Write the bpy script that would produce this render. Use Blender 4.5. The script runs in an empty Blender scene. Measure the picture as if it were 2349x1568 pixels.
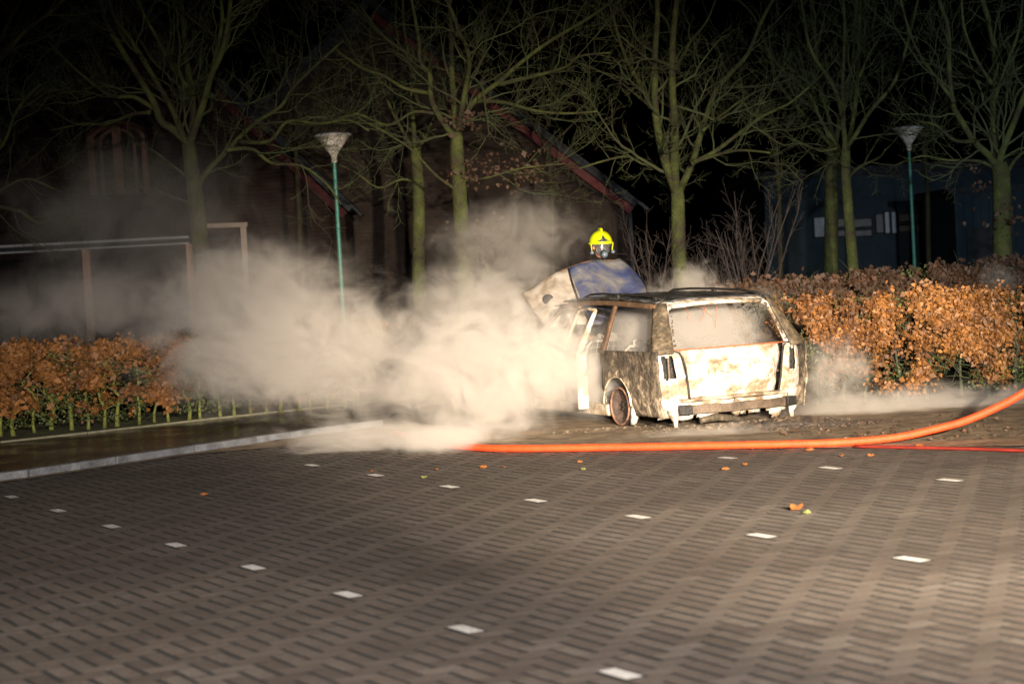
import bpy, math, random
from mathutils import Vector, Matrix, noise
R = math.radians
rnd = random.Random(7)
sc = bpy.context.scene
col = sc.collection

# ---------------------------------------------------------------- camera
CAMH, F, ROLL, HOR = 1.7, 4500.0, 3.2, 606.0          # units of a 2349 px wide picture
PITCH = math.atan((784 - HOR) * math.cos(R(ROLL)) / F)
cam_d = bpy.data.cameras.new('camera')
cam = bpy.data.objects.new('camera', cam_d); col.objects.link(cam)
cam.matrix_world = Matrix.Translation((0, 0, CAMH)) @ Matrix.Rotation(R(90) - PITCH, 4, 'X') @ Matrix.Rotation(R(-ROLL), 4, 'Z')
cam_d.sensor_width = 36; cam_d.lens = 36 * F / 2349
cam_d.clip_start = 0.1; cam_d.clip_end = 600
cam_d.dof.use_dof = True; cam_d.dof.focus_distance = 19.5; cam_d.dof.aperture_fstop = 2.2
sc.camera = cam
# ---------------------------------------------------------------- night sky, moonlight, floodlights of the fire engine
w = bpy.data.worlds.new('World'); sc.world = w; w.use_nodes = True
nt = w.node_tree; bg = nt.nodes['Background']
sky = nt.nodes.new('ShaderNodeTexSky'); sky.sky_type = 'NISHITA'; sky.sun_disc = False
sky.sun_elevation = R(-4.0); sky.sun_rotation = R(190); sky.air_density = 1.0
nt.links.new(sky.outputs[0], bg.inputs[0]); bg.inputs[1].default_value = 0.15
def light(name, kind, loc, aim, energy, color, **k):
    d = bpy.data.lights.new(name, kind); d.energy = energy; d.color = color
    for a, b in k.items(): setattr(d, a, b)
    o = bpy.data.objects.new(name, d); col.objects.link(o); o.location = loc
    o.rotation_euler = (Vector(aim) - Vector(loc)).to_track_quat('-Z', 'Y').to_euler()
    return o
light('moonlight', 'SUN', (0, 0, 30), (8, 18, 0), 0.006, (.55, .7, 1), angle=R(2))
light('key_floodlight', 'SPOT', (3.4, -2.0, 3.1), (1.5, 19.5, .15), 72000, (1, .82, .60), spot_size=R(26), spot_blend=1.0, shadow_soft_size=.12)
light('wide_floodlight', 'SPOT', (.9, -3.5, 3.0), (.3, 9.4, .0), 31000, (1, .89, .80), spot_size=R(43), spot_blend=1.0, shadow_soft_size=.15)
light('cool_floodlight', 'SPOT', (7.2, -3.0, 3.3), (7.6, 30, 1.6), 15000, (.80, .92, 1), spot_size=R(24), spot_blend=1.0, shadow_soft_size=.12)
sc.view_settings.view_transform = 'Standard'; sc.view_settings.look = 'None'
sc.view_settings.gamma = 1; sc.view_settings.exposure = 0; sc.view_settings.use_curve_mapping = False
sc.render.engine = 'CYCLES'
cy = sc.cycles
cy.volume_bounces = 2; cy.max_bounces = 5; cy.transparent_max_bounces = 16
cy.volume_step_rate = .7; cy.volume_max_steps = 192
cy.use_denoising = True
cy.sample_clamp_indirect = 4

# ---------------------------------------------------------------- helpers
def at(px, py, Z):
    """picture point -> place at distance Z"""
    r = R(ROLL); dx, dy = px - 1174.5, py - 784.0
    X = dx * math.cos(r) - dy * math.sin(r); Y = dx * math.sin(r) + dy * math.cos(r)
    d = Vector((X, F * math.cos(PITCH) - Y * math.sin(PITCH), -F * math.sin(PITCH) - Y * math.cos(PITCH)))
    return Vector((0, 0, CAMH)) + d * (Z / d.y)
def ground(px, py, h=0.0):
    a = at(px, py, 10); d = a - Vector((0, 0, CAMH)); t = (h - CAMH) / d.z
    return Vector((0, 0, CAMH)) + d * t
def nz(x, y=0, z=0): return noise.noise(Vector((x, y, z)))
class MB:
    def __init__(s): s.v = []; s.f = []; s.a = []
    def face(s, pts, a=0.5):
        n = len(s.v); s.v += [tuple(p) for p in pts]; s.f.append(tuple(range(n, n + len(pts)))); s.a.append(a)
    def box(s, c, d, rz=0, m=None, a=.5, taper=1.0):
        cx, cy_, cz = c; hx, hy, hz = d[0] / 2, d[1] / 2, d[2] / 2; n = len(s.v)
        M = Matrix.Rotation(rz, 3, 'Z') if m is None else m
        for zz in (-1, 1):
            t = taper if zz > 0 else 1
            for x, y in ((-1, -1), (1, -1), (1, 1), (-1, 1)):
                p = M @ Vector((x * hx * t, y * hy * t, zz * hz)); s.v.append((p.x + cx, p.y + cy_, p.z + cz))
        for q in ((3, 2, 1, 0), (4, 5, 6, 7), (0, 1, 5, 4), (1, 2, 6, 5), (2, 3, 7, 6), (3, 0, 4, 7)):
            s.f.append(tuple(n + i for i in q)); s.a.append(a)
    def bar(s, p, q, wd, ht=None, a=.5):
        p = Vector(p); q = Vector(q); ht = ht or wd
        d = q - p; m = d.to_track_quat('Y', 'Z').to_matrix()
        s.box((p + q) / 2, (wd, d.length, ht), m=m, a=a)
    def tube(s, pts, rad, n=8, cap=True, a=.5):
        pts = [Vector(p) for p in pts]; rad = rad if isinstance(rad, (list, tuple)) else [rad] * len(pts)
        base = len(s.v); up = None
        for i, p in enumerate(pts):
            d = (pts[min(i + 1, len(pts) - 1)] - pts[max(i - 1, 0)])
            d = d.normalized() if d.length > 1e-9 else Vector((0, 0, 1))
            if up is None:
                up = d.orthogonal().normalized()
            up = (up - d * up.dot(d)); up = up.normalized() if up.length > 1e-6 else d.orthogonal().normalized()
            sd = d.cross(up)
            for k in range(n):
                t = 2 * math.pi * k / n; q = p + (up * math.cos(t) + sd * math.sin(t)) * rad[i]; s.v.append((q.x, q.y, q.z))
        for i in range(len(pts) - 1):
            for k in range(n):
                k2 = (k + 1) % n; b = base + i * n
                s.f.append((b + k, b + k2, b + n + k2, b + n + k)); s.a.append(a)
        if cap:
            s.f.append(tuple(base + k for k in reversed(range(n)))); s.a.append(a)
            e = base + (len(pts) - 1) * n; s.f.append(tuple(e + k for k in range(n))); s.a.append(a)
    def lathe(s, c, prof, n=24, M=None, a=.5):
        """prof: (radius, height) pairs round local z"""
        base = len(s.v); c = Vector(c)
        for r, h in prof:
            for k in range(n):
                t = 2 * math.pi * k / n; p = Vector((r * math.cos(t), r * math.sin(t), h))
                if M is not None: p = M @ p
                p += c; s.v.append((p.x, p.y, p.z))
        for i in range(len(prof) - 1):
            for k in range(n):
                k2 = (k + 1) % n; b = base + i * n
                s.f.append((b + k, b + k2, b + n + k2, b + n + k)); s.a.append(a)
    def grid(s, fn, nu, nv, skip=None, a=.5):
        base = len(s.v)
        for i in range(nu + 1):
            for j in range(nv + 1):
                p = fn(i / nu, j / nv); s.v.append((p[0], p[1], p[2]))
        for i in range(nu):
            for j in range(nv):
                if skip and skip((i + .5) / nu, (j + .5) / nv): continue
                b = base + i * (nv + 1) + j
                s.f.append((b, b + nv + 1, b + nv + 2, b + 1)); s.a.append(a)
    def build(s, name, mat, parent=None, smooth=False, thick=0, bevel=0, attr=False, loc=None):
        me = bpy.data.meshes.new(name); me.from_pydata(s.v, [], s.f)
        if attr:
            at_ = me.attributes.new('rnd', 'FLOAT', 'FACE'); at_.data.foreach_set('value', s.a)
        if smooth: me.polygons.foreach_set('use_smooth', [True] * len(s.f))
        me.materials.append(mat); me.validate(); me.update()
        o = bpy.data.objects.new(name, me); col.objects.link(o)
        if parent is not None: o.parent = parent
        if loc is not None: o.location = loc
        if thick:
            m = o.modifiers.new('thickness', 'SOLIDIFY'); m.thickness = thick; m.offset = 0
        if bevel:
            m = o.modifiers.new('bevel', 'BEVEL'); m.width = bevel; m.segments = 2; m.limit_method = 'ANGLE'
        return o
def tag(o, label=None, cat=None, group=None, kind=None):
    if label: o['label'] = label
    if cat: o['category'] = cat
    if group: o['group'] = group
    if kind: o['kind'] = kind
    return o
def empty(name, loc, rz=0.0):
    o = bpy.data.objects.new(name, None); col.objects.link(o); o.location = loc; o.rotation_euler = (0, 0, rz)
    o.empty_display_size = .3
    return o

# ---------------------------------------------------------------- materials
def newmat(name):
    m = bpy.data.materials.new(name); m.use_nodes = True; t = m.node_tree
    return m, t, t.nodes['Principled BSDF']
def N(t, typ, **k):
    n = t.nodes.new(typ)
    for a, b in k.items(): setattr(n, a, b)
    return n
def mat_noise(name, stops, scale=5, rough=.8, detail=6, bump=0.0, bscale=40, src='noise', dist=0.0, metal=0.0, rough2=None, coord='Object', spec=.5, coat=0):
    """colour from a ramp over noise (or over the per-face value / per-object value)"""
    m, t, b = newmat(name)
    tc = N(t, 'ShaderNodeTexCoord')
    ramp = N(t, 'ShaderNodeValToRGB'); e = ramp.color_ramp.elements
    while len(e) < len(stops): e.new(.5)
    for i, (p, c) in enumerate(stops): e[i].position = p; e[i].color = (*c, 1)
    nn = N(t, 'ShaderNodeTexNoise'); nn.inputs['Scale'].default_value = scale; nn.inputs['Detail'].default_value = detail
    nn.inputs['Distortion'].default_value = dist; nn.inputs['Roughness'].default_value = .62
    t.links.new(tc.outputs[coord], nn.inputs['Vector'])
    fac = nn.outputs['Fac']
    if src in ('face', 'object'):
        if src == 'face': s = N(t, 'ShaderNodeAttribute'); s.attribute_name = 'rnd'; so = s.outputs['Fac']
        else: s = N(t, 'ShaderNodeObjectInfo'); so = s.outputs['Random']
        mx = N(t, 'ShaderNodeMath', operation='MULTIPLY_ADD'); t.links.new(so, mx.inputs[0]); mx.inputs[1].default_value = .5
        m2 = N(t, 'ShaderNodeMath', operation='MULTIPLY'); t.links.new(nn.outputs['Fac'], m2.inputs[0]); m2.inputs[1].default_value = .5
        t.links.new(m2.outputs[0], mx.inputs[2]); fac = mx.outputs[0]
    t.links.new(fac, ramp.inputs[0]); t.links.new(ramp.outputs[0], b.inputs['Base Color'])
    b.inputs['Roughness'].default_value = rough; b.inputs['Metallic'].default_value = metal
    b.inputs['Specular IOR Level'].default_value = spec
    if coat: b.inputs['Coat Weight'].default_value = coat
    if rough2 is not None:
        n3 = N(t, 'ShaderNodeTexNoise'); n3.inputs['Scale'].default_value = 1.3; n3.inputs['Detail'].default_value = 4
        t.links.new(tc.outputs[coord], n3.inputs['Vector'])
        mr = N(t, 'ShaderNodeMapRange'); mr.inputs['From Min'].default_value = .38; mr.inputs['From Max'].default_value = .62
        mr.inputs['To Min'].default_value = rough; mr.inputs['To Max'].default_value = rough2
        t.links.new(n3.outputs['Fac'], mr.inputs['Value']); t.links.new(mr.outputs[0], b.inputs['Roughness'])
    if bump:
        bn = N(t, 'ShaderNodeTexNoise'); bn.inputs['Scale'].default_value = bscale; bn.inputs['Detail'].default_value = 5
        t.links.new(tc.outputs[coord], bn.inputs['Vector'])
        bp = N(t, 'ShaderNodeBump'); bp.inputs['Strength'].default_value = bump; bp.inputs['Distance'].default_value = .02
        t.links.new(bn.outputs['Fac'], bp.inputs['Height']); t.links.new(bp.outputs[0], b.inputs['Normal'])
    return m
BRK = [(.15, (.075, .058, .048)), (.38, (.108, .087, .073)), (.6, (.135, .112, .095)), (.85, (.175, .150, .130))]
M_brick_o = mat_noise('brick_paver', BRK, 9, .75, src='object', bump=.4, bscale=120, rough2=.95, spec=.3)
def stain(m, lo=.74):
    t = m.node_tree; b = t.nodes['Principled BSDF']; src = b.inputs['Base Color'].links[0].from_socket
    geo = N(t, 'ShaderNodeNewGeometry'); n1 = N(t, 'ShaderNodeTexNoise'); n1.inputs['Scale'].default_value = .9; n1.inputs['Detail'].default_value = 8; n1.inputs['Roughness'].default_value = .65
    t.links.new(geo.outputs['Position'], n1.inputs['Vector'])
    n2 = N(t, 'ShaderNodeTexNoise'); n2.inputs['Scale'].default_value = 55; n2.inputs['Detail'].default_value = 3; t.links.new(geo.outputs['Position'], n2.inputs['Vector'])
    mr = N(t, 'ShaderNodeMapRange'); mr.inputs['From Min'].default_value = .35; mr.inputs['From Max'].default_value = .62; mr.inputs['To Min'].default_value = lo; mr.inputs['To Max'].default_value = 1.08; t.links.new(n1.outputs['Fac'], mr.inputs['Value'])
    m2 = N(t, 'ShaderNodeMapRange'); m2.inputs['From Min'].default_value = .3; m2.inputs['From Max'].default_value = .7; m2.inputs['To Min'].default_value = .72; m2.inputs['To Max'].default_value = 1.25; t.links.new(n2.outputs['Fac'], m2.inputs['Value'])
    mu = N(t, 'ShaderNodeMath', operation='MULTIPLY'); t.links.new(mr.outputs[0], mu.inputs[0]); t.links.new(m2.outputs[0], mu.inputs[1])
    vm = N(t, 'ShaderNodeVectorMath', operation='SCALE'); t.links.new(src, vm.inputs[0]); t.links.new(mu.outputs[0], vm.inputs['Scale']); t.links.new(vm.outputs[0], b.inputs['Base Color'])
M_brick_f = mat_noise('brick_paver_field', BRK, 9, .75, src='face', bump=.4, bscale=120, rough2=.95, spec=.3)
stain(M_brick_o); stain(M_brick_f)
M_white = mat_noise('white_paver', [(.3, (.66, .65, .62)), (.7, (.82, .81, .79))], 30, .6, bump=.3, bscale=150)
stain(M_white, .75)
M_joint = mat_noise('joint_sand', [(.3, (.006, .005, .004)), (.7, (.013, .011, .009))], 40, .95)
M_asph = mat_noise('wet_asphalt', [(.3, (.018, .015, .012)), (.7, (.05, .042, .034))], 60, .10, bump=.25, bscale=180, rough2=.38)
M_dirt = mat_noise('sooty_ground', [(.25, (.05, .036, .024)), (.45, (.16, .115, .07)), (.55, (.26, .19, .12)), (.75, (.34, .25, .16))], 4, .75, bump=1, bscale=18, dist=.5, detail=10)
M_earth = mat_noise('dark_earth', [(.3, (.015, .014, .008)), (.7, (.045, .045, .018))], 6, .95, bump=1, bscale=25)
M_kerb = mat_noise('kerb_concrete', [(.3, (.07, .075, .082)), (.5, (.14, .15, .165)), (.7, (.22, .235, .255))], 7, .22, bump=.8, bscale=70, rough2=.5)
M_edge = mat_noise('edging_concrete', [(.3, (.16, .15, .08)), (.7, (.30, .28, .20))], 12, .8, bump=.5, bscale=60)
M_bark = mat_noise('mossy_bark', [(.30, (.028, .022, .016)), (.42, (.050, .045, .026)), (.52, (.056, .068, .020)), (.62, (.085, .095, .032)), (.72, (.065, .052, .038)), (.8, (.12, .115, .08))], 3.5, .95, bump=1.5, bscale=35, detail=10, spec=.2)
M_twig = mat_noise('twig_bark', [(.25, (.035, .022, .016)), (.5, (.038, .046, .015)), (.75, (.042, .065, .017))], 3, .9)
M_far = mat_noise('far_bark', [(.3, (.02, .016, .012)), (.7, (.035, .035, .018))], 4, .95, spec=.1)
M_bareshrub = mat_noise('shrub_bark', [(.3, (.022, .016, .015)), (.7, (.05, .038, .034))], 8, .9)
M_moss = mat_noise('mossy_stem', [(.25, (.09, .10, .025)), (.5, (.22, .24, .045)), (.75, (.32, .34, .08))], 14, .9, bump=1, bscale=60)
LEAF = [(0, (.02, .010, .006)), (.25, (.06, .026, .011)), (.45, (.14, .060, .018)), (.60, (.25, .105, .028)), (.76, (.35, .155, .042)), (.88, (.42, .23, .11)), (1, (.52, .38, .24))]
M_leaf = mat_noise('beech_leaf_orange', LEAF, 2.2, .55, src='face', spec=.35)
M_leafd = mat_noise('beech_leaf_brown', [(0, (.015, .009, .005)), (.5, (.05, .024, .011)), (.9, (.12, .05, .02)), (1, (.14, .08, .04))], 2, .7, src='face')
M_green = mat_noise('ivy_green', [(0, (.02, .03, .010)), (.5, (.05, .065, .016)), (1, (.13, .16, .03))], 3, .6, src='face')
M_brickwall = None
# ================================================================= GROUND
# brick frame: u along the long joints, v across
ANG = R(-61.0)
U = Vector((math.cos(ANG), math.sin(ANG), 0)); V = Vector((-U.y, U.x, 0)); BW = 0.1128
A0 = ground(797, 1364) - U * BW - V * (BW / 2)   # first marker row anchors the bond
def uv(p): return ((p - A0).dot(U) / BW, (p - A0).dot(V) / BW)
def wp(u, v, z=0): q = A0 + U * (u * BW) + V * (v * BW); return Vector((q.x, q.y, z))
b = MB()
b.grid(lambda s, t: (-150 + 300 * s, -20 + 320 * t, -.03), 30, 32)
g = b.build('ground', M_earth); tag(g, 'dark bare earth and grass around the parking place', kind='structure')
# far edge of the brick paving
KL = [Vector((-8.6, 14.2, 0)), Vector((-6.4, 16.35, 0)), ground(60, 1094), ground(440, 1037), Vector((-2.2, 20.9, 0)), Vector((-1.5, 21.6, 0))]
EDGE = [Vector((-8.6, 14.0, 0)), Vector((-6.4, 16.2, 0)), ground(60, 1100), ground(440, 1043), Vector((-2.4, 19.6, 0)), Vector((-.3, 18.2, 0)), Vector((1.4, 17.2, 0)), Vector((3.0, 16.3, 0)), Vector((5.0, 15.4, 0)), Vector((9.0, 14.6, 0))]
def edge_y(x):
    for a, c in zip(EDGE, EDGE[1:]):
        if a.x <= x <= c.x: return a.y + (c.y - a.y) * (x - a.x) / (c.x - a.x)
    return EDGE[0].y if x < EDGE[0].x else EDGE[-1].y
pav = MB()
pts = [Vector((e.x, e.y + .25, -.005)) for e in EDGE]
for a, c in zip(pts, pts[1:]):
    pav.face([(a.x, 4.0, -.005), (c.x, 4.0, -.005), c, a])
pavement = pav.build('pavement', M_joint); tag(pavement, 'herringbone brick paving of the parking place, dark sanded joints', kind='structure')
def brick_verts(L, Wd, h=.05, bv=.002):
    """brick centred on origin, long side on x, top at z=0, open below"""
    x, y = L / 2, Wd / 2; v = []; f = []
    for (dx, dz) in ((0, -h), (0, -bv), (bv, 0)):
        for sx, sy in ((-1, -1), (1, -1), (1, 1), (-1, 1)): v.append((sx * (x - dx), sy * (y - dx), dz))
    for r in (0, 4):
        for k in range(4): f.append((r + k, r + (k + 1) % 4, r + 4 + (k + 1) % 4, r + 4 + k))
    f.append((8, 9, 10, 11)); return v, f
J1, J2 = .026, .004          # open joints run along the marker rows, tight joints across
bv_, bf_ = brick_verts(2 * BW - J2, BW - J1)
bv2, bf2 = brick_verts(2 * BW - J1, BW - J2)
me_brick = bpy.data.meshes.new('brick'); me_brick.from_pydata(bv_, [], bf_); me_brick.materials.append(M_brick_o); me_brick.materials.append(M_joint)
me_brick2 = bpy.data.meshes.new('brick'); me_brick2.from_pydata(bv2, [], bf2); me_brick2.materials.append(M_brick_o); me_brick2.materials.append(M_joint)
me_white = bpy.data.meshes.new('white_marker_brick'); me_white.from_pydata(bv_, [], bf_); me_white.materials.append(M_white); me_white.materials.append(M_joint)
for me_ in (me_brick, me_brick2, me_white): me_.polygons.foreach_set('material_index', [1] * 8 + [0])
# positions of white markers, snapped to the bond (H brick corner: u+v = 4b)
whites = set()
def snap(px, py):
    u, v = uv(ground(px, py)); u -= 1; v -= .5
    best = None
    for bb in range(-80, 80):
        for s in (-1, 0, 1):
            aa = round((u - 2 * bb)) + s
            uu, vv = aa + 2 * bb, -aa + 2 * bb
            d = (uu - u) ** 2 + (vv - v) ** 2
            if best is None or d < best[0]: best = (d, uu, vv)
    return best[1], best[2]
for (px, py, k0, k1) in ((797, 1364, -9, 5), (1248, 1150, -3, 6), (1950, 1070, -2, 3)):
    uu, vv = snap(px, py)
    for k in range(k0, k1): whites.add((uu + 12 * k, vv))
cands = []
def in_view(p):
    return abs(p.x) < .268 * p.y + .9
for bb in range(-110, 110):
    for aa in range(-260, 260):
        uu, vv = aa + 2 * bb, -aa + 2 * bb
        c = wp(uu + 1, vv + .5)
        if not (5.6 < c.y < 21.5) or not in_view(c): continue
        if c.y < edge_y(c.x): cands.append((c, 0, (uu, vv) in whites))
        c2 = wp(uu + 1.5, vv + 2)
        if c2.y < edge_y(c2.x): cands.append((c2, 1, False))
def seen(p): return 7.0 < p.y and abs(p.x - .0) < .255 * p.y
near = sorted([c for c in cands if not c[2] and seen(c[0])], key=lambda c: c[0].y + abs(c[0].x) * .06)
nearset = set(id(c) for c in near[:296])
bm = MB(); nb = 0
for c in cands:
    p, o_, wh = c
    ang = ANG + (math.pi / 2 if o_ else 0) + rnd.gauss(0, .010); p = p + Vector((rnd.gauss(0, .0022), rnd.gauss(0, .0022), 0))
    tilt = (rnd.gauss(0, .0016), rnd.gauss(0, .0016)); dz = rnd.gauss(0, .0010)
    if wh or id(c) in nearset:
        o = bpy.data.objects.new('white_marker_brick' if wh else 'brick', me_white if wh else (me_brick2 if o_ else me_brick)); col.objects.link(o)
        o.parent = pavement; o.location = (p.x, p.y, dz + (.003 if wh else 0)); o.rotation_euler = (tilt[0], tilt[1], ang)
        if wh: o['label'] = 'white concrete marker brick among brown bricks'
    else:
        n = len(bm.v); ca, sa = math.cos(ang), math.sin(ang); r_ = rnd.random()
        r_ = .5 + .5 * (r_ - .5) + .5 * nz(p.x * .6, p.y * .6)
        for x, y, z in (bv2 if o_ else bv_): bm.v.append((p.x + x * ca - y * sa, p.y + x * sa + y * ca, z + dz + y * tilt[0]))
        for q in bf_: bm.f.append(tuple(n + i for i in q)); bm.a.append(r_)
bo = bm.build('brick_field', M_brick_f, pavement, attr=True); tag(bo, kind='stuff'); bo.data.materials.append(M_joint)
bo.data.polygons.foreach_set('material_index', [0 if i % 9 == 8 else 1 for i in range(len(bo.data.polygons))])

# sooty dirt lane behind the paving, with the car on it
d = MB()
def lane(s, t):
    x = -9 + 20 * s; y0 = edge_y(x) + .02 + .05 * nz(x * 3, 1); y = y0 + (24.5 - y0) * t
    z = .006 + (.010 * nz(x * 1.3, y * 1.3, 3) + .008 * nz(x * 5, y * 5)) * min(1, t * 6)
    return (x, y, max(z, .004))
d.grid(lane, 160, 60)
lane_o = d.build('dirt_lane', M_dirt, smooth=True); tag(lane_o, 'sooty brown dirt lane along the hedges under the car', kind='structure')
# wet asphalt footpath between kerb and hedge edging on the left
EL = [Vector((-9.2, 17.6, 0)), ground(0, 1032), ground(200, 1010), ground(500, 975), Vector((-2.2, 24.1, 0)), Vector((-1.0, 25, 0))]
p_ = MB()
for i in range(5):
    a, c, e, f_ = KL[i], KL[i + 1], EL[i + 1], EL[i]
    p_.face([(a.x, a.y, .07), (c.x, c.y, .07), (e.x, e.y, .07), (f_.x, f_.y, .07)])
path = p_.build('footpath', M_asph, thick=.02); tag(path, 'wet dark asphalt footpath behind the kerb', kind='structure')
def strip(name, line, wd, h, mat, label, seg):
    root = empty(name, (0, 0, 0)); tag(root, label, kind='structure')
    for a, c in zip(line, line[1:]):
        L = (c - a).length; n = max(1, round(L / seg)); dr = (c - a) / n; nrm = Vector((-dr.y, dr.x, 0)).normalized()
        for i in range(n):
            s0 = a + dr * i + dr * .006; s1 = a + dr * (i + 1) - dr * .006
            m = MB(); m.bar((s0.x, s0.y, h / 2 - .03), (s1.x, s1.y, h / 2 - .03 + rnd.gauss(0, .001)), wd, h + .06)
            m.build('kerb_stone' if 'kerb' in name else 'edging_stone', mat, root, bevel=.012)
    return root
strip('kerb', KL, .12, .075, M_kerb, 'pale wet concrete kerb between brick paving and footpath', 1.0)
strip('edging', EL, .06, .10, M_edge, 'thin concrete edging in front of the left hedge', 1.0)
# verge under the left hedge
vg = MB()
vg.grid(lambda s, t: (lambda p, q: (p.x + (-.72) * t * 2.2, p.y + .69 * t * 2.2, .085 + .05 * nz(p.x * 3 + t * 5, p.y * 3) * min(1, t * 5)))(EL[0].lerp(EL[-1], s) if False else (lambda k: EL[int(k)].lerp(EL[min(int(k) + 1, 5)], k - int(k)))(s * 4.999), 0), 60, 14)
verge = vg.build('verge', mat_noise('mossy_soil', [(.3, (.03, .026, .01)), (.7, (.10, .11, .025))], 9, .95, bump=1, bscale=40)); tag(verge, 'mossy soil verge under the left hedge', kind='structure')

# ================================================================= HEDGES
def leaf_cloud(m, pt, n, size, rn, droop=.6, pr=None):
    for _ in range(n):
        p = pt(rn)
        if p is None: continue
        p, val = p
        s = size * rn.uniform(.6, 1.15) * (1.5 if rn.random() < .12 else 1)
        d = Vector((rn.gauss(0, 1), rn.gauss(0, 1), rn.gauss(-droop, .6))).normalized()
        sd = d.cross(Vector((rn.gauss(0, .5), rn.gauss(-1, .5), rn.gauss(0, .4)))).normalized() * s * .36
        q = p + d * s; mid = p + d * s * .5 + Vector((0, 0, .15 * s))
        n0 = len(m.v); a = min(1, max(0, val + rn.gauss(0, .13)))
        for w_ in (p, mid + sd, q, mid - sd): m.v.append((w_.x, w_.y, w_.z))
        m.f += [(n0, n0 + 1, n0 + 2), (n0, n0 + 2, n0 + 3)]; m.a += [a, a]
def hedge(name, label,  P0, P1, top0, top1, depth, bot, nleaf, size, stems, mleaf, greens=0, seed=1, thresh=-.05, base=.0, mstem=None, twigs=260, lean=0, thin=0.0):
    rn = random.Random(seed); root = empty(name, (P0.x, P0.y, base)); tag(root, label, 'hedge')
    L = (P1 - P0); nrm = Vector((L.y, -L.x, 0)).normalized()       # towards the camera
    off = Vector((P0.x, P0.y, base))
    def loc(s, t, h): return P0 + L * s + nrm * (t * depth / 2) + Vector((0, 0, base + h)) - off
    topf = lambda s: (top0 + (top1 - top0) * s) * (1 + .05 * nz(s * L.length * 2.2, seed) + .03 * nz(s * L.length * 7, seed + 3))
    lv = MB(); clumps = []
    while len(clumps) < nleaf // 9:
        s = rn.random(); t = rn.uniform(-1, 1) if rn.random() < .35 else 1 - abs(rn.gauss(0, .28)); tp = topf(s); h = bot + (tp - bot) * (1 - rn.random() ** 1.2) + (rn.uniform(0, .07) if rn.random() < .12 else 0)
        x = s * L.length; c = nz(x * 3.2, h * 3.6, seed * 3.1 + t) + .6 * nz(x * 8, h * 8, seed); edge = max(0, (h - bot) / (tp - bot)) * .35
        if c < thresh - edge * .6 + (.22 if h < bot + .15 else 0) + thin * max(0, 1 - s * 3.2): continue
        clumps.append((loc(s, t * (1 + .12 * c), h), .44 + .35 * c + .22 * max(0, h / tp - .75) * 4 * .6 + rn.gauss(0, .17) - thin * 1.1 * max(0, 1 - s * 3.0), rn.uniform(.022, .05)))  # leaf tone holds painted highlights at the top and, through thin, smoke shade
    def pt(r):
        c, v, sp = clumps[int(r.random() * len(clumps))]
        return c + Vector((r.gauss(0, sp), r.gauss(0, sp), r.gauss(-sp * .4, sp * 1.1))), v
    leaf_cloud(lv, pt, nleaf, size, rn)
    o = lv.build('leaves', mleaf, root, attr=True); tag(o, kind='stuff')
    # upright shoots poking out above the clipped top
    if greens:
        gv = MB()
        def pg(r):
            s = r.random(); tp = topf(s); h = bot * .6 + (tp - bot * .6) * r.random(); x = s * L.length
            c = nz(x * 1.7 + 40, h * 2.5, seed)
            if c < -.02: return None
            return loc(s, r.uniform(-.8, .85), h), .5 + c
        leaf_cloud(gv, pg, greens, size * .6, rn, .1)
        o = gv.build('green_sprigs', M_green, root, attr=True); tag(o, kind='stuff')
    ms = mstem or M_moss
    for i in range(stems):
        s = (i + .5 + rn.uniform(-.22, .22)) / stems; m = MB(); tp = topf(s) * .93; t0 = rn.uniform(.0, .3)
        pts = []; wob = rn.uniform(0, 50)
        for k in range(9):
            h = tp * k / 8
            pts.append(loc(s + .035 / max(L.length, 1) * nz(wob + k * .5) * k + lean * k / 8, t0 + .25 * nz(wob, k * .4), h))
        r0 = rn.uniform(.015, .026)
        m.tube(pts, [r0 * (1.35 if k == 0 else 1.05 if k == 1 else 1 - k * .08) for k in range(9)], 7)
        for k in range(2, 8):
            for _ in range(3):
                dr = Vector((rn.gauss(0, 1), rn.gauss(0, .8), rn.uniform(.2, 1.1))).normalized(); q = pts[k]; e = q + dr * rn.uniform(.12, .34)
                m.tube([q, (q + e) / 2 + Vector((0, 0, .02)), e], [.006, .004, .002], 4, False)
        m.build('stem', ms, root, smooth=True)
    tw = MB()
    for _ in range(twigs):
        s = rn.random(); tp = topf(s); h = rn.uniform(bot * .5, tp); p = loc(s, rn.uniform(-1, 1), h)
        dr = Vector((rn.gauss(0, 1), rn.gauss(0, .7), rn.gauss(.5, .5))).normalized() * rn.uniform(.1, .3); 
        tw.tube([p, p + dr * .5 + Vector((0, 0, .015)), p + dr], [.005, .004, .0015], 3, False)
    o = tw.build('twigs', M_twig, root); tag(o, kind='stuff')
    return root
hl0, hl1 = ground(-260, 1030, .08), ground(900, 925, .08)
offb = Vector((-.72, .69, 0)) * .22
hedge('beech_hedge', 'orange and brown beech hedge with mossy green stems beside the wet footpath', hl0 + offb, hl1 + offb, 1.02, .98, .5, .16, 16000, .062, 30, M_leaf, 13000, 3, .18, base=.0, twigs=900)
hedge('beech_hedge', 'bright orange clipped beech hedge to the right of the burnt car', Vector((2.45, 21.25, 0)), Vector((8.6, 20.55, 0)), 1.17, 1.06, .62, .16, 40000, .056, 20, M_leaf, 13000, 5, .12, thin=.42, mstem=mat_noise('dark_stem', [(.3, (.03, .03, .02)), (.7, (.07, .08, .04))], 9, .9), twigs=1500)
hedge('beech_hedge', 'darker brown hedge further back, seen above the orange hedge', Vector((2.6, 26.0, 0)), Vector((9.8, 25.6, 0)), 1.26, 1.48, .8, .15, 26000, .07, 12, M_leafd, 15000, 8, -.05, mstem=M_bark, twigs=500)
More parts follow.
